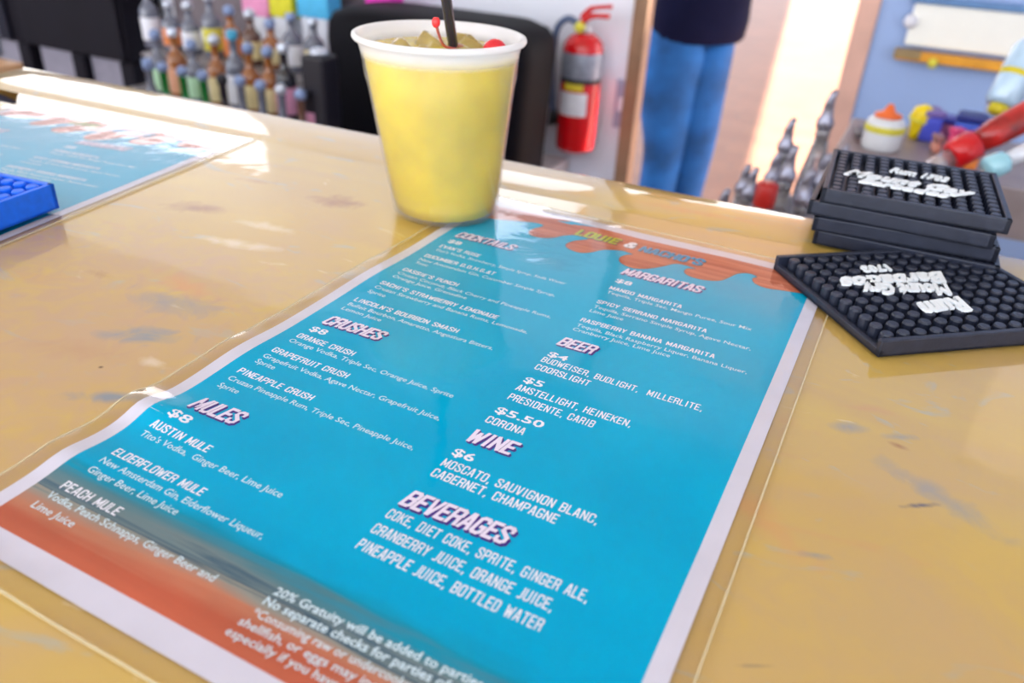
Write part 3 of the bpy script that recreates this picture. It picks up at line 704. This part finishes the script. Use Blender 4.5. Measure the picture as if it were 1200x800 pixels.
LC = {k: mat(k + '_label_paper', c, .5, noise=.05) for k, c in dict(white=(225, 228, 240), yellow=(214, 206, 70), orange=(216, 126, 66), pink=(226, 160, 196), cyan=(40, 160, 210), mint=(176, 220, 186), peach=(216, 160, 130), lime=(120, 200, 60), red=(190, 40, 40), cream=(222, 208, 160), black=(24, 22, 34)).items()}
CC = {k: mat(k + '_cap', c, .3, metal=mt, noise=.03) for k, c, mt in (('silver', (200, 208, 224), .6), ('blackcap', (28, 28, 38), 0), ('pale', (130, 150, 192), .2), ('redcap', (206, 30, 34), 0), ('orangecap', (232, 110, 50), 0), ('cyancap', (60, 160, 200), 0))}
def put(px, py, Y, h, r, g, l, c, ck, lbl, **k):
    p = at(px, py, Y); return bottle(lbl, (p.x, p.y, p.z - h * (1.0 if ck != 'spout' else 1.1)), r, h, GC[g], LC[l], CC[c], ck, **k)
# (x, y of the stopper in the photo, depth, stand height)
FR = [(172, 70, 'clear', 'yellow', 'pale', 'cap'), (190, 78, 'green', 'lime', 'pale', 'ball'), (213, 83, 'green', 'peach', 'pale', 'ball'), (237, 88, 'green', 'mint', 'pale', 'ball'), (260, 92, 'dark', 'orange', 'blackcap', 'ball'),
      (281, 94, 'clear', 'cyan', 'pale', 'ball'), (305, 99, 'clear', 'black', 'pale', 'ball'), (329, 104, 'clear', 'lime', 'silver', 'ball'), (352, 110, 'brown', 'cream', 'pale', 'ball')]
DESC = {'green': 'green glass', 'clear': 'clear glass', 'amber': 'amber glass', 'dark': 'black glass', 'brown': 'brown glass', 'blue': 'blue glass'}
ORD = ['leftmost', 'second', 'third', 'fourth', 'fifth', 'sixth', 'seventh', 'eighth', 'ninth', 'tenth']
rows = [('front row', 1.50, -.56, FR),
 ('second row', 1.70, -.46, [(181, 40, 'clear', 'mint', 'pale', 'ball'), (201, 34, 'amber', 'peach', 'silver', 'cap'), (224, 52, 'clear', 'mint', 'pale', 'ball'), (250, 46, 'amber', 'cream', 'silver', 'ball'), (271, 36, 'clear', 'white', 'cyancap', 'cap'),
      (290, 56, 'amber', 'cream', 'pale', 'ball'), (313, 60, 'amber', 'cream', 'pale', 'ball'), (331, 52, 'dark', 'pink', 'silver', 'cap')]),
 ('back row', 1.88, -.36, [(174, 12, 'clear', 'white', 'pale', 'ball'), (196, 2, 'clear', 'orange', 'silver', 'cap'), (219, 6, 'clear', 'white', 'silver', 'ball'), (243, -8, 'clear', 'yellow', 'silver', 'cap'), (268, 12, 'amber', 'orange', 'pale', 'ball'),
      (292, 16, 'brown', 'cream', 'silver', 'ball'), (316, 28, 'amber', 'cream', 'pale', 'ball'), (340, 16, 'clear', 'white', 'pale', 'cap'), (366, 22, 'clear', 'cream', 'silver', 'cap')])]
for rn_, Y, base, lst in rows:
    for i, (px, py, g, l, c, ck) in enumerate(lst):
        p = at(px, py, Y); h = p.z - base
        if h < .12: h = .2; p.z = base + h
        bottle('%s bottle with a %s label, %s from left in the %s' % (DESC[g], l, ORD[i], rn_), (p.x, p.y, base), .030 if rn_ != 'front row' else .027, h, GC[g], LC[l], CC[c], ck, neck=.34)
# a row in the very back: taller coloured cartons
for (x0, x1, y1, c, lb) in ((288, 318, 16, (232, 150, 196), 'pink carton standing behind the bottles'), (320, 346, 18, (218, 214, 40), 'yellow carton standing behind the bottles'), (352, 388, 18, (70, 180, 232), 'bright cyan carton behind the bottles'),
                            (432, 462, 26, (228, 40, 190), 'magenta carton by the white wall, left of the cup rim')):
    a, b_ = at(x0, y1, 2.06), at(x1, y1, 2.06); hh = .26
    t = thing('carton', lb, 'carton', ((a.x + b_.x) / 2, 2.08, -.36)); wd = (b_.x - a.x) / 2
    mm = mat('carton_%d_%d' % (c[0], c[1]), c, .5, noise=.06)
    z0, z1 = min(a.z, b_.z) + .36, min(a.z, b_.z) + .36 + .22
    obj('pedestal', B(-wd * .8, wd * .8, -.03, .03, 0, z0), M_WHITE, t); obj('carton_body', B(-wd, wd, -.035, .035, z0, z1, .004), mm, t); obj('lid_flap', B(-wd, wd, -.037, -.034, z1 - .05, z1 + .004, .001), LC['white'], t)
# dark square dispenser near the bottles' right end
p = at(374, 64, 1.56); t = thing('napkin_dispenser', 'small black box-shaped dispenser at the right end of the bottles', 'dispenser', (p.x, p.y, -.56))
obj('case', B(-.035, .035, -.035, .035, 0, p.z + .56, .008), LC['black'], t); obj('lid', L([(.02, 0), (.028, .004), (.018, .014), (.004, .018)], seg=16, M=Matrix.Translation((0, 0, p.z + .56))), CC['silver'], t, smooth=True)
obj('front_label', B(-.03, .0, -.0375, -.034, .10, .20), LC['pink'], t)

# ------------------------------------------------------------------ big black rounded bin
a = at(632, 100, 1.86); b_ = at(402, 60, 1.86); top = at(560, 22, 1.86).z; bot = -.56
t = thing('storage_bin', 'big black round-cornered plastic bin behind the drink, against the white wall', 'bin', ((a.x + b_.x) / 2, 1.88, bot))
wd = (a.x - b_.x) / 2; hh = top - bot
bm = bmesh.new()
for k, (f, z) in enumerate(((.86, .0), (.93, .012), (.95, .03), (.985, hh * .6), (1.0, hh * .80), (.985, hh * .90), (.93, hh * .96), (.80, hh * .995), (.5, hh * 1.01))):
    ring = []
    for i in range(40):
        an = 2 * pi * i / 40; ex = .45
        x = wd * f * (abs(cos(an)) ** ex) * (1 if cos(an) > 0 else -1); y = .15 * f * (abs(sin(an)) ** ex) * (1 if sin(an) > 0 else -1)
        ring.append(bm.verts.new((x, y, z)))
    if k:
        for i in range(40): bm.faces.new((prev[i], prev[(i + 1) % 40], ring[(i + 1) % 40], ring[i]))
    else: bm.faces.new(ring[::-1])
    prev = ring
bm.faces.new(prev)
obj('bin_body', bm, mat('black_bin_plastic', (10, 10, 18), .6, noise=.1, scale=6, bump=.2, spec=.12), t, smooth=True)
obj('handle', tube(bmesh.new(), bez([(-.06, -.145, hh * .8), (-.05, -.175, hh * .82), (.05, -.175, hh * .82), (.06, -.145, hh * .8)], 6), .008, 8), mat('grey_bin_handle', (60, 62, 72), .4), t, smooth=True)

# ------------------------------------------------------------------ fire extinguisher
eb, et = at(673, 174, 2.11), at(683, 38, 2.11)
t = thing('fire_extinguisher', 'red fire extinguisher hung on the white wall', 'fire extinguisher', (eb.x, 2.11, eb.z))
hb = et.z - eb.z; r = .058; k = hb
M_RED = mat('red_enamel', (206, 12, 24), .25, noise=.03, coat=.4)
obj('cylinder', L([(r * .86, 0), (r * .98, .006), (r, .016), (r, k * .86), (r * .93, k * .92), (r * .74, k * .965), (r * .4, k)], seg=32), M_RED, t, smooth=True)
def band(z0, z1, m, nm, a0=None):
    if a0 is None: return obj(nm, L([(r * 1.01, z0), (r * 1.02, z0 + .002), (r * 1.02, z1 - .002), (r * 1.01, z1)], seg=32, cap0=False, cap1=False), m, t, smooth=True)
    bm = bmesh.new(); g = []
    for i in range(13):
        an = a0[0] + (a0[1] - a0[0]) * i / 12; g.append([bm.verts.new((r * 1.025 * cos(an), r * 1.025 * sin(an), z)) for z in (z0, z1)])
    for p_, q2 in zip(g, g[1:]): bm.faces.new((p_[0], q2[0], q2[1], p_[1]))
    return obj(nm, bm, m, t, smooth=True)
band(k * .64, k * .85, mat('silver_instruction_label', (150, 158, 176), .4, metal=.3, noise=.12, scale=60), 'instruction_label')
band(k * .60, k * .64, mat('black_strap', (30, 34, 44), .5), 'strap')
fa = -pi / 2 + .05
band(k * .545, k * .605, mat('yellow_sticker', (226, 206, 60), .5), 'yellow_sticker', (fa - .5, fa + .5))
band(k * .33, k * .53, mat('white_sticker', (226, 228, 238), .5), 'white_sticker', (fa - .8, fa + .75))
bm = L([(.018, k * .99), (.020, k * 1.0), (.020, k * 1.06), (.014, k * 1.08)], seg=16)
obj('valve', bm, mat('valve_metal', (190, 190, 196), .3, metal=.6), t, smooth=True)
obj('carry_handle', tube(bmesh.new(), bez([(-.01, -.005, k * 1.08), (.02, -.01, k * 1.14), (.075, -.02, k * 1.16)], 6), [.009] * 7 + [.007] * 6, 8), M_RED, t, smooth=True)
obj('squeeze_lever', tube(bmesh.new(), bez([(-.01, -.005, k * 1.12), (.02, -.01, k * 1.20), (.08, -.02, k * 1.235)], 6), [.008] * 7 + [.006] * 6, 8), M_RED, t, smooth=True)
obj('gauge', L([(.014, 0), (.015, .003), (.015, .012), (.012, .014)], seg=16, M=Matrix.Translation((-.005, -.02, k * 1.05)) @ Matrix.Rotation(pi / 2, 4, 'X')), LC['yellow'], t, smooth=True)
hose_o = obj('hose', tube(bmesh.new(), bez([(-.015, -.01, k * 1.06), (-.05, -.01, k * 1.10), (-.082, -.01, k * 1.0), (-.088, -.01, k * .75), (-.082, -.012, k * .5), (-.072, -.015, k * .3)], 8), .010, 10), mat('grey_rubber_hose', (84, 100, 134), .5), t, smooth=True)
obj('nozzle', tube(bmesh.new(), [(-.072, -.015, k * .32), (-.070, -.015, k * .2)], [.012, .015], 10), mat('black_nozzle', (24, 24, 30), .5), hose_o, smooth=True)
obj('wall_bracket', B(-.03, .03, .055, .09, k * .5, k * .8), CC['blackcap'], t)

# small grey notice plate on the wall beside the post
p = at(727, 122, 2.19); t = thing('wall_plate', 'small grey switch plate on the white wall beside the extinguisher', 'wall plate', (p.x, 2.197, p.z))
obj('plate', B(-.018, .018, -.008, 0, -.07, .07, .002), mat('grey_plate', (150, 160, 188), .5), t); obj('rocker', B(-.006, .006, -.012, -.006, -.02, .02, .001), LC['white'], t)

# ------------------------------------------------------------------ person in jeans
def person():
    hem = at(815, 38, 2.75); cx, cy = hem.x + .01, 2.75; F = -BZ
    t = thing('person', 'person in navy top and blue jeans standing beyond the doorway', 'person', (cx, cy, F))
    def skin(name, V, E, Rr, m, root=0, sub=2):
        me = bpy.data.meshes.new(name); me.from_pydata(V, E, []); o = link(name, me, m, t)
        md = o.modifiers.new('s', 'SKIN'); md.use_smooth_shade = True
        for i, rr in enumerate(Rr):
            sv = me.skin_vertices[0].data[i]; sv.radius = rr if isinstance(rr, tuple) else (rr, rr); sv.use_root = (i == root)
        s = o.modifiers.new('d', 'SUBSURF'); s.levels = s.render_levels = sub
        return o
    M_SK = mat('skin', (206, 150, 120), .5, noise=.04, sss=.1)
    M_J = mat('blue_denim', (22, 90, 152), .85, noise=.35, scale=6); M_T = mat('navy_cloth', (20, 22, 46), .8, noise=.1, scale=8, spec=.05)
    # body (one continuous figure): pelvis, spine, head, arms, legs
    V = [(0, 0, .93), (0, 0, 1.10), (0, 0, 1.30), (0, 0, 1.43), (0, .01, 1.52), (0, .015, 1.60), (0, .02, 1.70),
         (-.17, 0, 1.40), (-.22, .02, 1.14), (-.17, -.18, 1.08), (-.14, -.25, 1.09), (.17, 0, 1.40), (.22, .02, 1.14), (.17, -.18, 1.08), (.14, -.25, 1.09),
         (-.075, .020, .84), (-.062, .015, .48), (-.066, .03, .10), (-.07, -.08, .04), (.040, .020, .84), (.056, -.012, .48), (.060, .01, .10), (.065, -.10, .04)]
    E = [(0, 1), (1, 2), (2, 3), (3, 4), (4, 5), (5, 6), (3, 7), (7, 8), (8, 9), (9, 10), (3, 11), (11, 12), (12, 13), (13, 14), (0, 15), (15, 16), (16, 17), (17, 18), (0, 19), (19, 20), (20, 21), (21, 22)]
    Rr = [(.09, .07), (.13, .09), (.15, .10), (.10, .08), .05, (.075, .09), (.07, .085), .055, .042, .032, .026, .055, .042, .032, .026, .05, .04, .035, .03, .05, .04, .035, .03]
    skin('body', V, E, Rr, M_SK)
    # hands: palm and five fingers each, curled
    for s in (-1, 1):
        hx, hy, hz_ = 0, 0, 0
        Vv = [(hx, hy, hz_ + .03), (hx, hy - .008, hz_ - .03)]; Ee = [(0, 1)]; Rs = [(.020, .030), (.020, .036)]
        for f, (dy, ln) in enumerate(((-.030, .062), (-.011, .072), (.009, .067), (.028, .052))):
            b0 = len(Vv); Vv += [(hx, hy + dy, hz_ - .045), (hx - s * .006, hy + dy - .004, hz_ - .045 - ln * .5), (hx - s * .022, hy + dy - .008, hz_ - .045 - ln)]
            Ee += [(1, b0), (b0, b0 + 1), (b0 + 1, b0 + 2)]; Rs += [.009, .0085, .0075]
        b0 = len(Vv); Vv += [(hx - s * .01, hy - .035, hz_ + .0), (hx - s * .02, hy - .055, hz_ - .03)]; Ee += [(0, b0), (b0, b0 + 1)]; Rs += [.010, .0085]
        Mh = Matrix.Translation((s * .135, -.27, 1.09)) @ Matrix.Rotation(-s * .5, 4, 'Z') @ Matrix.Rotation(-pi / 2, 4, 'X')
        skin('hand', [tuple(Mh @ Vector(v)) for v in Vv], Ee, Rs, M_SK, 0, 1)
    # jeans
    V = [(0, 0, .93), (-.080, .020, .84), (-.080, .035, .66), (-.062, .015, .48), (-.064, .025, .26), (-.066, .03, .07), (.040, .020, .84), (.040, .012, .66), (.056, -.012, .48), (.056, 0, .26), (.060, .01, .07)]
    E = [(0, 1), (1, 2), (2, 3), (3, 4), (4, 5), (0, 6), (6, 7), (7, 8), (8, 9), (9, 10)]
    Rr = [(.10, .09), (.130, .13), (.115, .12), (.078, .08), (.070, .072), (.075, .08), (.130, .13), (.115, .12), (.085, .085), (.070, .072), (.075, .08)]
    skin('jeans', V, E, Rr, M_J)
    hz_ = hem.z + BZ
    prof = [(.165, hz_ - .02), (.178, hz_ - .01), (.186, hz_ + .05), (.178, 1.0), (.165, 1.12), (.178, 1.30), (.165, 1.38), (.11, 1.45), (.06, 1.49), (.055, 1.50)]
    bm = L(prof, seg=36, cap0=False, cap1=False)
    for v in bm.verts: v.co.y *= .72
    for s in (-1, 1): tube(bm, bez([(s * .13, 0, 1.41), (s * .19, 0, 1.36), (s * .222, .02, 1.14), (s * .18, -.14, 1.09), (s * .15, -.225, 1.09)], 5), [.07] * 6 + [.062] * 5 + [.052] * 5 + [.044] * 5, 14)
    obj('navy_top', bm, M_T, t, smooth=True)
    obj('hair', ball(bmesh.new(), Vector((0, .035, 1.70)), .095, 1.15), mat('dark_hair', (50, 36, 28), .7), t, smooth=True)
    for s in (-1, 1):
        obj('eye', ball(bmesh.new(), Vector((s * .03, -.068, 1.655)), .011), LC['white'], t, smooth=True)
        obj('ear', ball(bmesh.new(), Vector((s * .083, .02, 1.64)), .018, 1.6), M_SK, t, smooth=True)
        obj('shoe', box(bmesh.new(), s * .075 - .045, s * .075 + .045, -.20, .08, 0, .075, .025, 3), mat('dark_shoe_leather', (60, 50, 48), .5), t, smooth=True)
    obj('nose', ball(bmesh.new(), Vector((0, -.082, 1.625)), .013, 1.5), M_SK, t, smooth=True)
    obj('mouth', tube(bmesh.new(), [(-.022, -.072, 1.585), (0, -.080, 1.583), (.022, -.072, 1.585)], [.003, .006, .003], 8), mat('lips', (176, 96, 88), .5), t, smooth=True)
    t.rotation_euler.z = radians(58)
person()

# ------------------------------------------------------------------ left: black cabinet with pale panels, wooden side counter
p0, p1 = at(-30, 62, 2.0), at(156, 88, 2.0); zt = .10
t = thing('black_cabinet', 'tall black cabinet with pale panels beneath, at the far left', 'cabinet', (p1.x, 2.0, 0))
bz = at(156, 76, 2.0).z; W_ = p1.x - p0.x + .3
M_BC = mat('black_cabinet_lacquer', (18, 16, 26), .6, noise=.08, scale=5, spec=.15)
obj('cabinet_body', B(-W_, 0, 0, .18, bz, .30, .01), M_BC, t)
obj('left_door', B(-W_, -.66, -.02, 0, bz + .01, .29, .005), mat('dark_grey_door', (28, 29, 42), .55, spec=.15), t); obj('right_door', B(-.56, -.01, -.02, 0, bz + .01, .29, .005), M_BC, t)
for x in (-.03, -.30, -.62, -.95): obj('post', B(x - .035, x + .035, .0, .06, -BZ, bz, .004), M_BC, t)
for x in (-.165, -.46, -.785): obj('pale_panel', B(x - .10, x + .10, .03, .05, -BZ, bz, .003), mat('pale_grey_panel', (128, 126, 142), .5), t)
obj('shelf', B(-W_, 0, .02, .16, -.72, -.70), M_BC, t)
t = thing('side_counter', 'wooden side counter with dark drawer band, beyond the bar at left', 'counter')
pb = onp(27, 73, -.205)
obj('worktop', B(-2.2, pb.x, pb.y - .22, pb.y, -.235, -.205, .004), mat('tan_wood_top', (196, 154, 112), .4, noise=.12, scale=6), t)
obj('drawer_band', B(-2.2, pb.x - .004, pb.y - .21, pb.y - .01, -.30, -.235), mat('dark_slate_band', (52, 54, 72), .4), t)
obj('carcass', B(-2.2, pb.x - .004, pb.y - .21, pb.y - .01, -BZ, -.30), mat('tan_wood_front', (188, 146, 106), .5, noise=.12, scale=6), t)
p = at(12, 34, 1.25); t = thing('glass_tumbler', 'grey glass tumbler on the side counter at the far left edge', 'glass', (onp(10, 62, -.205).x, onp(10, 62, -.205).y - .05, -.205))
obj('tumbler_body', L([(.03, 0), (.034, .004), (.038, .11), (.036, .11), (.031, .008)], seg=20), GC['clear'], t, smooth=True); obj('napkin', B(-.02, .02, -.012, .012, .01, .09, .004), LC['white'], t)

# ------------------------------------------------------------------ right: board with tray, knob, shelf, squeeze bottle, clutter
a, b_ = at(1073, 3, 2.17), at(1073, 54, 2.17)
t = thing('white_board', 'white notice board with an orange tray beneath on the shaded blue-white wall', 'notice board', (a.x, 2.19, b_.z))
obj('panel', B(0, .60, -.02, 0, 0, a.z - b_.z, .004), mat('white_board_face', (236, 238, 234), .4, noise=.01), t); obj('top_rail', B(-.01, .61, -.03, 0, a.z - b_.z, a.z - b_.z + .016, .003), mat('blue_grey_rail', (90, 130, 180), .4), t)
obj('tray', B(-.012, .235, -.045, 0, -.032, -.010, .003), mat('orange_tray_plastic', (222, 156, 46), .4, noise=.1, scale=20), t); obj('tray_end', B(-.016, .045, -.047, 0, -.028, -.008, .003), mat('olive_tray_end', (150, 128, 90), .4), t)
obj('tray_stud', L([(.006, 0), (.012, .003), (.010, .010)], seg=12, M=Matrix.Translation((.075, -.046, -.030)) @ Matrix.Rotation(pi / 2, 4, 'X')), LC['yellow'], t, smooth=True)
p = at(1067, 26, 2.15); t = thing('round_white_knob', 'small round white knob on the wall, left of the white board', 'knob', (p.x, 2.195, p.z), 0, None, pi / 2)  # plain white knob on the wall, gives no light
obj('knob_head', ball(bmesh.new(), Vector((0, 0, .03)), .016), LC['white'], t, smooth=True); obj('shank', L([(.016, 0), (.006, .006), (.006, .02)], seg=14), CC['silver'], t, smooth=True)

cz = at(1100, 153, 1.52).z
t = thing('work_shelf', 'grey steel work shelf behind the stack of mats, under the clutter', 'shelf')
obj('worktop', B(.13, 1.4, 1.22, 1.52, cz - .03, cz, .003), mat('brown_grey_steel', (150, 138, 140), .45, metal=.2, noise=.06), t)
obj('front_lip', B(.13, 1.4, 1.205, 1.22, cz - .07, cz + .004, .002), mat('brown_grey_steel', (0, 0, 0)), t)
for x in (.16, 1.36): obj('leg', B(x - .02, x + .02, 1.24, 1.28, -BZ, cz - .03), CC['silver'], t)
# squeeze bottle
p = at(1037, 150, 1.32); tp = at(1043, 122, 1.32); hb_ = tp.z - cz; k = hb_ / .15
t = thing('squeeze_bottle', 'white plastic squeeze bottle with yellow band and orange tip', 'bottle', (p.x, 1.32, cz))
obj('bottle_body', L([(.026, 0), (.030, .005), (.030, .085 * k), (.027, .10 * k), (.02, .108 * k)], seg=20), mat('milky_plastic', (214, 218, 224), .35, noise=.03), t, smooth=True)
obj('orange_tip', L([(.021, .108 * k), (.021, .118 * k), (.010, .126 * k), (.004, .15 * k)], seg=16), CC['orangecap'], t, smooth=True)
obj('yellow_band', L([(.0305, .062 * k), (.031, .064 * k), (.031, .082 * k), (.0305, .084 * k)], seg=20, cap0=False, cap1=False), LC['yellow'], t, smooth=True)
def clutter(px, ytop, Y, wpx, d_, rgb, nm, lb, cat_, rz_=0, second=None):
    p = at(px, ytop, Y); h_ = p.z - cz - .010; w_ = abs((at(px + wpx / 2, ytop, Y) - at(px - wpx / 2, ytop, Y)).x) * .95
    t = thing(nm, lb, cat_, (p.x, Y, cz), rz_)
    obj('case', B(-w_ / 2, w_ / 2, -d_ / 2, d_ / 2, 0, h_, .006, 3), mat('%s_%d' % (nm, rgb[0]), rgb, .4, noise=.06), t)
    obj('lid', B(-w_ / 2 - .001, w_ / 2 + .001, -d_ / 2 - .001, d_ / 2 + .001, h_, h_ + .010, .003), mat('%s_lid' % nm, second or (230, 230, 235), .4), t)
    return t
p = at(1062, 170, 1.42); tp = at(1072, 122, 1.42); k = (tp.z - cz) / .125
t = thing('citrus_squeezer', 'yellow citrus squeezer leaning up right of the squeeze bottle', 'squeezer', (p.x + .006, 1.43, cz), 0, None, 0, radians(8))
obj('squeezer_handle', L([(.008, 0), (.010, .02 * k), (.014, .05 * k), (.019, .08 * k), (.016, .11 * k), (.005, .125 * k)], seg=16), mat('yellow_plastic', (236, 208, 20), .35), t, smooth=True)
obj('squeezer_rim', L([(.0175, .064 * k), (.020, .067 * k), (.020, .072 * k), (.0175, .076 * k)], seg=16, cap0=False, cap1=False), LC['yellow'], t, smooth=True)
clutter(1094, 127, 1.44, 26, .05, (72, 84, 206), 'plastic_tub', 'blue-violet plastic tub right of the yellow squeezer', 'tub', .3, (120, 100, 170))
clutter(1113, 136, 1.49, 18, .04, (206, 120, 160), 'paper_box', 'pink box between the two blue containers', 'box', .1, (80, 80, 190))
clutter(1142, 134, 1.43, 40, .05, (60, 90, 200), 'plastic_crate', 'royal blue crate on the shelf above the red bottle', 'crate', -.1, (30, 40, 120))
clutter(1124, 150, 1.34, 16, .02, (222, 50, 110), 'sugar_packet', 'magenta packet in front of the blue crate', 'packet', .5, (222, 60, 120))
clutter(1101, 158, 1.36, 12, .03, (222, 150, 130), 'snack_box', 'small peach box in front of the violet tub', 'box', .2, (160, 110, 110))
clutter(1148, 156, 1.29, 18, .03, (226, 130, 60), 'snack_box', 'small orange box just above the red bottle collar', 'box', .2, (230, 90, 60))
clutter(1010, 152, 1.36, 15, .05, (120, 96, 96), 'wooden_block', 'small brown block between pink post and squeeze bottle', 'block', .2, (90, 84, 88))
clutter(1172, 112, 1.47, 26, .06, (150, 170, 214), 'storage_canister', 'pale blue-grey canister behind the clear bottle at the right edge', 'canister', 0, (120, 120, 140))
# tilted red-labelled bottle with a silver neck
def lying(name, label, pa, pb, r, profk, mats):
    a, b_ = Vector(pa), Vector(pb); d = (b_ - a); Ln = d.length; qd = d.normalized().to_track_quat('Z', 'Y')
    t = bpy.data.objects.new(name, None); COL.objects.link(t); t.location = a; t.rotation_mode = 'QUATERNION'; t.rotation_quaternion = qd; tag(t, label, 'bottle'); t.empty_display_size = .02
    for nm, pf, m_ in profk(Ln, r): obj(nm, L(pf, seg=24), mats[m_], t, smooth=True)
    return t
M_RG = mat('red_bottle_wrap', (186, 34, 34), .3, noise=.35, scale=26, coat=.4); M_RC = mat('red_foil_collar', (206, 20, 30), .3, coat=.3); M_SN = mat('silver_foil', (196, 190, 196), .25, metal=.7, noise=.2, scale=120)
na, nb_ = at(1084, 200, 1.0), at(1262, 104, 1.1)
lying('sparkling_wine_bottle', 'tilted bottle with red body, red collar and silver neck', na, nb_, .0165, lambda l, r: [
    ('silver_neck', [(r * .45, 0), (r * .55, .004), (r * .7, l * .18)], 's'), ('red_collar', [(r * .85, l * .17), (r * 1.1, l * .18), (r * 1.15, l * .33), (r * .9, l * .34)], 'c'), ('bottle_body', [(r * .8, l * .34), (r * 1.05, l * .46), (r * 1.1, l * .6), (r * 1.1, l * .98), (r, l)], 'r')], {'s': M_SN, 'c': M_RC, 'r': M_RG})
na, nb_ = at(1155, 199, .90), at(1290, 140, .96)
lying('clear_glass_bottle', 'tilted clear bottle with pale blue mouth, below the red bottle', na, nb_, .0115, lambda l, r: [
    ('bottle_mouth', [(r * .9, 0), (r * 1.15, .003), (r * 1.15, .020), (r * .8, .024)], 'b'), ('bottle_body', [(r * .7, .022), (r * .8, .04), (r * 1.0, l * .4), (r * 1.0, l)], 'g')], {'b': mat('pale_blue_plastic', (150, 204, 220), .15, coat=.8), 'g': mat('bright_clear_glass', (200, 204, 216), .06, coat=1, noise=.1)})
# clear plastic bottle with yellow details (upper right edge)
na, nb_ = at(1172, 124, 1.2), at(1222, 30, 1.25)
lying('clear_plastic_bottle', 'pale blue clear plastic bottle leaning up at the right edge', na, nb_, .022, lambda l, r: [
    ('bottle_body', [(r * .8, 0), (r, .006), (r, l * .7), (r * .5, l * .85), (r * .4, l)], 'b'), ('yellow_stripe', [(r * 1.01, l * .34), (r * 1.03, l * .35), (r * 1.03, l * .40), (r * 1.01, l * .41)], 'y'), ('base_cap', [(r * .5, -.012), (r * .6, -.008), (r * .6, .004)], 'y')],
    {'b': mat('pale_blue_clear_plastic', (176, 206, 232), .1, coat=1, noise=.08), 'y': mat('olive_yellow_plastic', (206, 190, 30), .35)})

# ------------------------------------------------------------------ speed rail bottles with steel spouts behind the bar
rail = thing('bottle_stand', 'low steel bottle stand behind the bar, under the steel-spouted bottles', 'bottle stand', (0, 0, 0))
for x_ in (-.01, .41):
    for y_ in (.87, 1.15): obj('leg', B(x_ - .012, x_ + .012, y_ - .012, y_ + .012, -BZ, -.55), CC['silver'], rail)
obj('rail_tray', B(-.02, .42, .86, 1.16, -.55, -.535, .003), CC['silver'], rail); obj('rail_front', B(-.02, .42, .855, .862, -.55, -.53, .001), CC['silver'], rail); obj('rail_back', B(-.02, .42, 1.158, 1.165, -.55, -.53, .001), CC['silver'], rail)
SP = [(862, 222, .94, 'first'), (886, 208, .94, 'x'), (910, 176, 1.04, 'x'), (928, 168, .98, 'x'), (890, 196, .99, 'x'), (950, 196, .92, 'x'), (950, 140, 1.10, 'x'), (966, 178, 1.0, 'x'), (962, 100, 1.10, 'x'), (878, 192, 1.06, 'x'), (984, 168, 1.12, 'x')]
lbls = ['dusty clear bottle with a steel pourer, leftmost in the bottle stand', 'steel-spouted clear bottle right of the leftmost one in the stand', 'clear bottle with a tall dark pourer above the red cap', 'clear bottle with a steel pourer, right of the dark pourer',
        'short steel-spouted bottle directly above the red cap', 'short steel-spouted bottle left of the mat stack, in front', 'clear bottle with a bright glinting shoulder, left of the tallest one', 'steel-spouted bottle at the upper left corner of the mat stack',
        'tallest steel-spouted bottle in the stand, pointed against the sunlit deck', 'pale bottle behind the leftmost ones in the stand', 'steel-spouted bottle at the right end of the stand']
M_ST = mat('polished_steel', (150, 150, 166), .32, metal=.7, noise=.05); M_GL2 = mat('dusty_clear_glass', (196, 192, 200), .15, noise=.25, scale=18, coat=.6, trans=.6)
spots = []
for (px, py, Y, _) in SP:
    p = at(px, py, Y); spots.append([p.x, p.y, p.z])
for _ in range(60):                      # push neighbours apart until none touch
    for i in range(len(spots)):
        for j in range(i):
            dx, dy = spots[i][0] - spots[j][0], spots[i][1] - spots[j][1]; d = math.hypot(dx, dy) + 1e-6
            if d < .047:
                f = (.047 - d) / 2 / d
                spots[i][0] += dx * f; spots[i][1] += dy * f; spots[j][0] -= dx * f; spots[j][1] -= dy * f
for (x_, y_, z_), lb in zip(spots, lbls):
    bottle(lb, (x_, y_, -.535), .0225, (z_ + .535) / 1.08, M_GL2, LC[random.choice(['white', 'cream', 'mint', 'white'])], M_ST, 'spout', 'clear bottles with steel pourers in the stand', name='pourer_bottle', neck=.16)
p = at(907, 211, .90); dz = p.z + .535 - .209; t = thing('red_capped_bottle', 'bottle with a dull red cap, just left of the mat stack', 'bottle', (p.x - .004, .885, -.535))
obj('bottle_body', L([(.024, 0), (.026, .004), (.026, .13 + dz), (.014, .17 + dz), (.0125, .19 + dz)], seg=20), M_GL2, t, smooth=True)
obj('red_cap', L([(.0125, .178 + dz), (.0135, .18 + dz), (.0135, .205 + dz), (.011, .209 + dz)], seg=20), mat('dull_red_cap', (176, 38, 34), .35), t, smooth=True)

# ------------------------------------------------------------------ lift everything so that the floor is at z = 0
for o in list(SC.objects):
    if o.parent is None and o is not cam_o: o.location.z += BZ
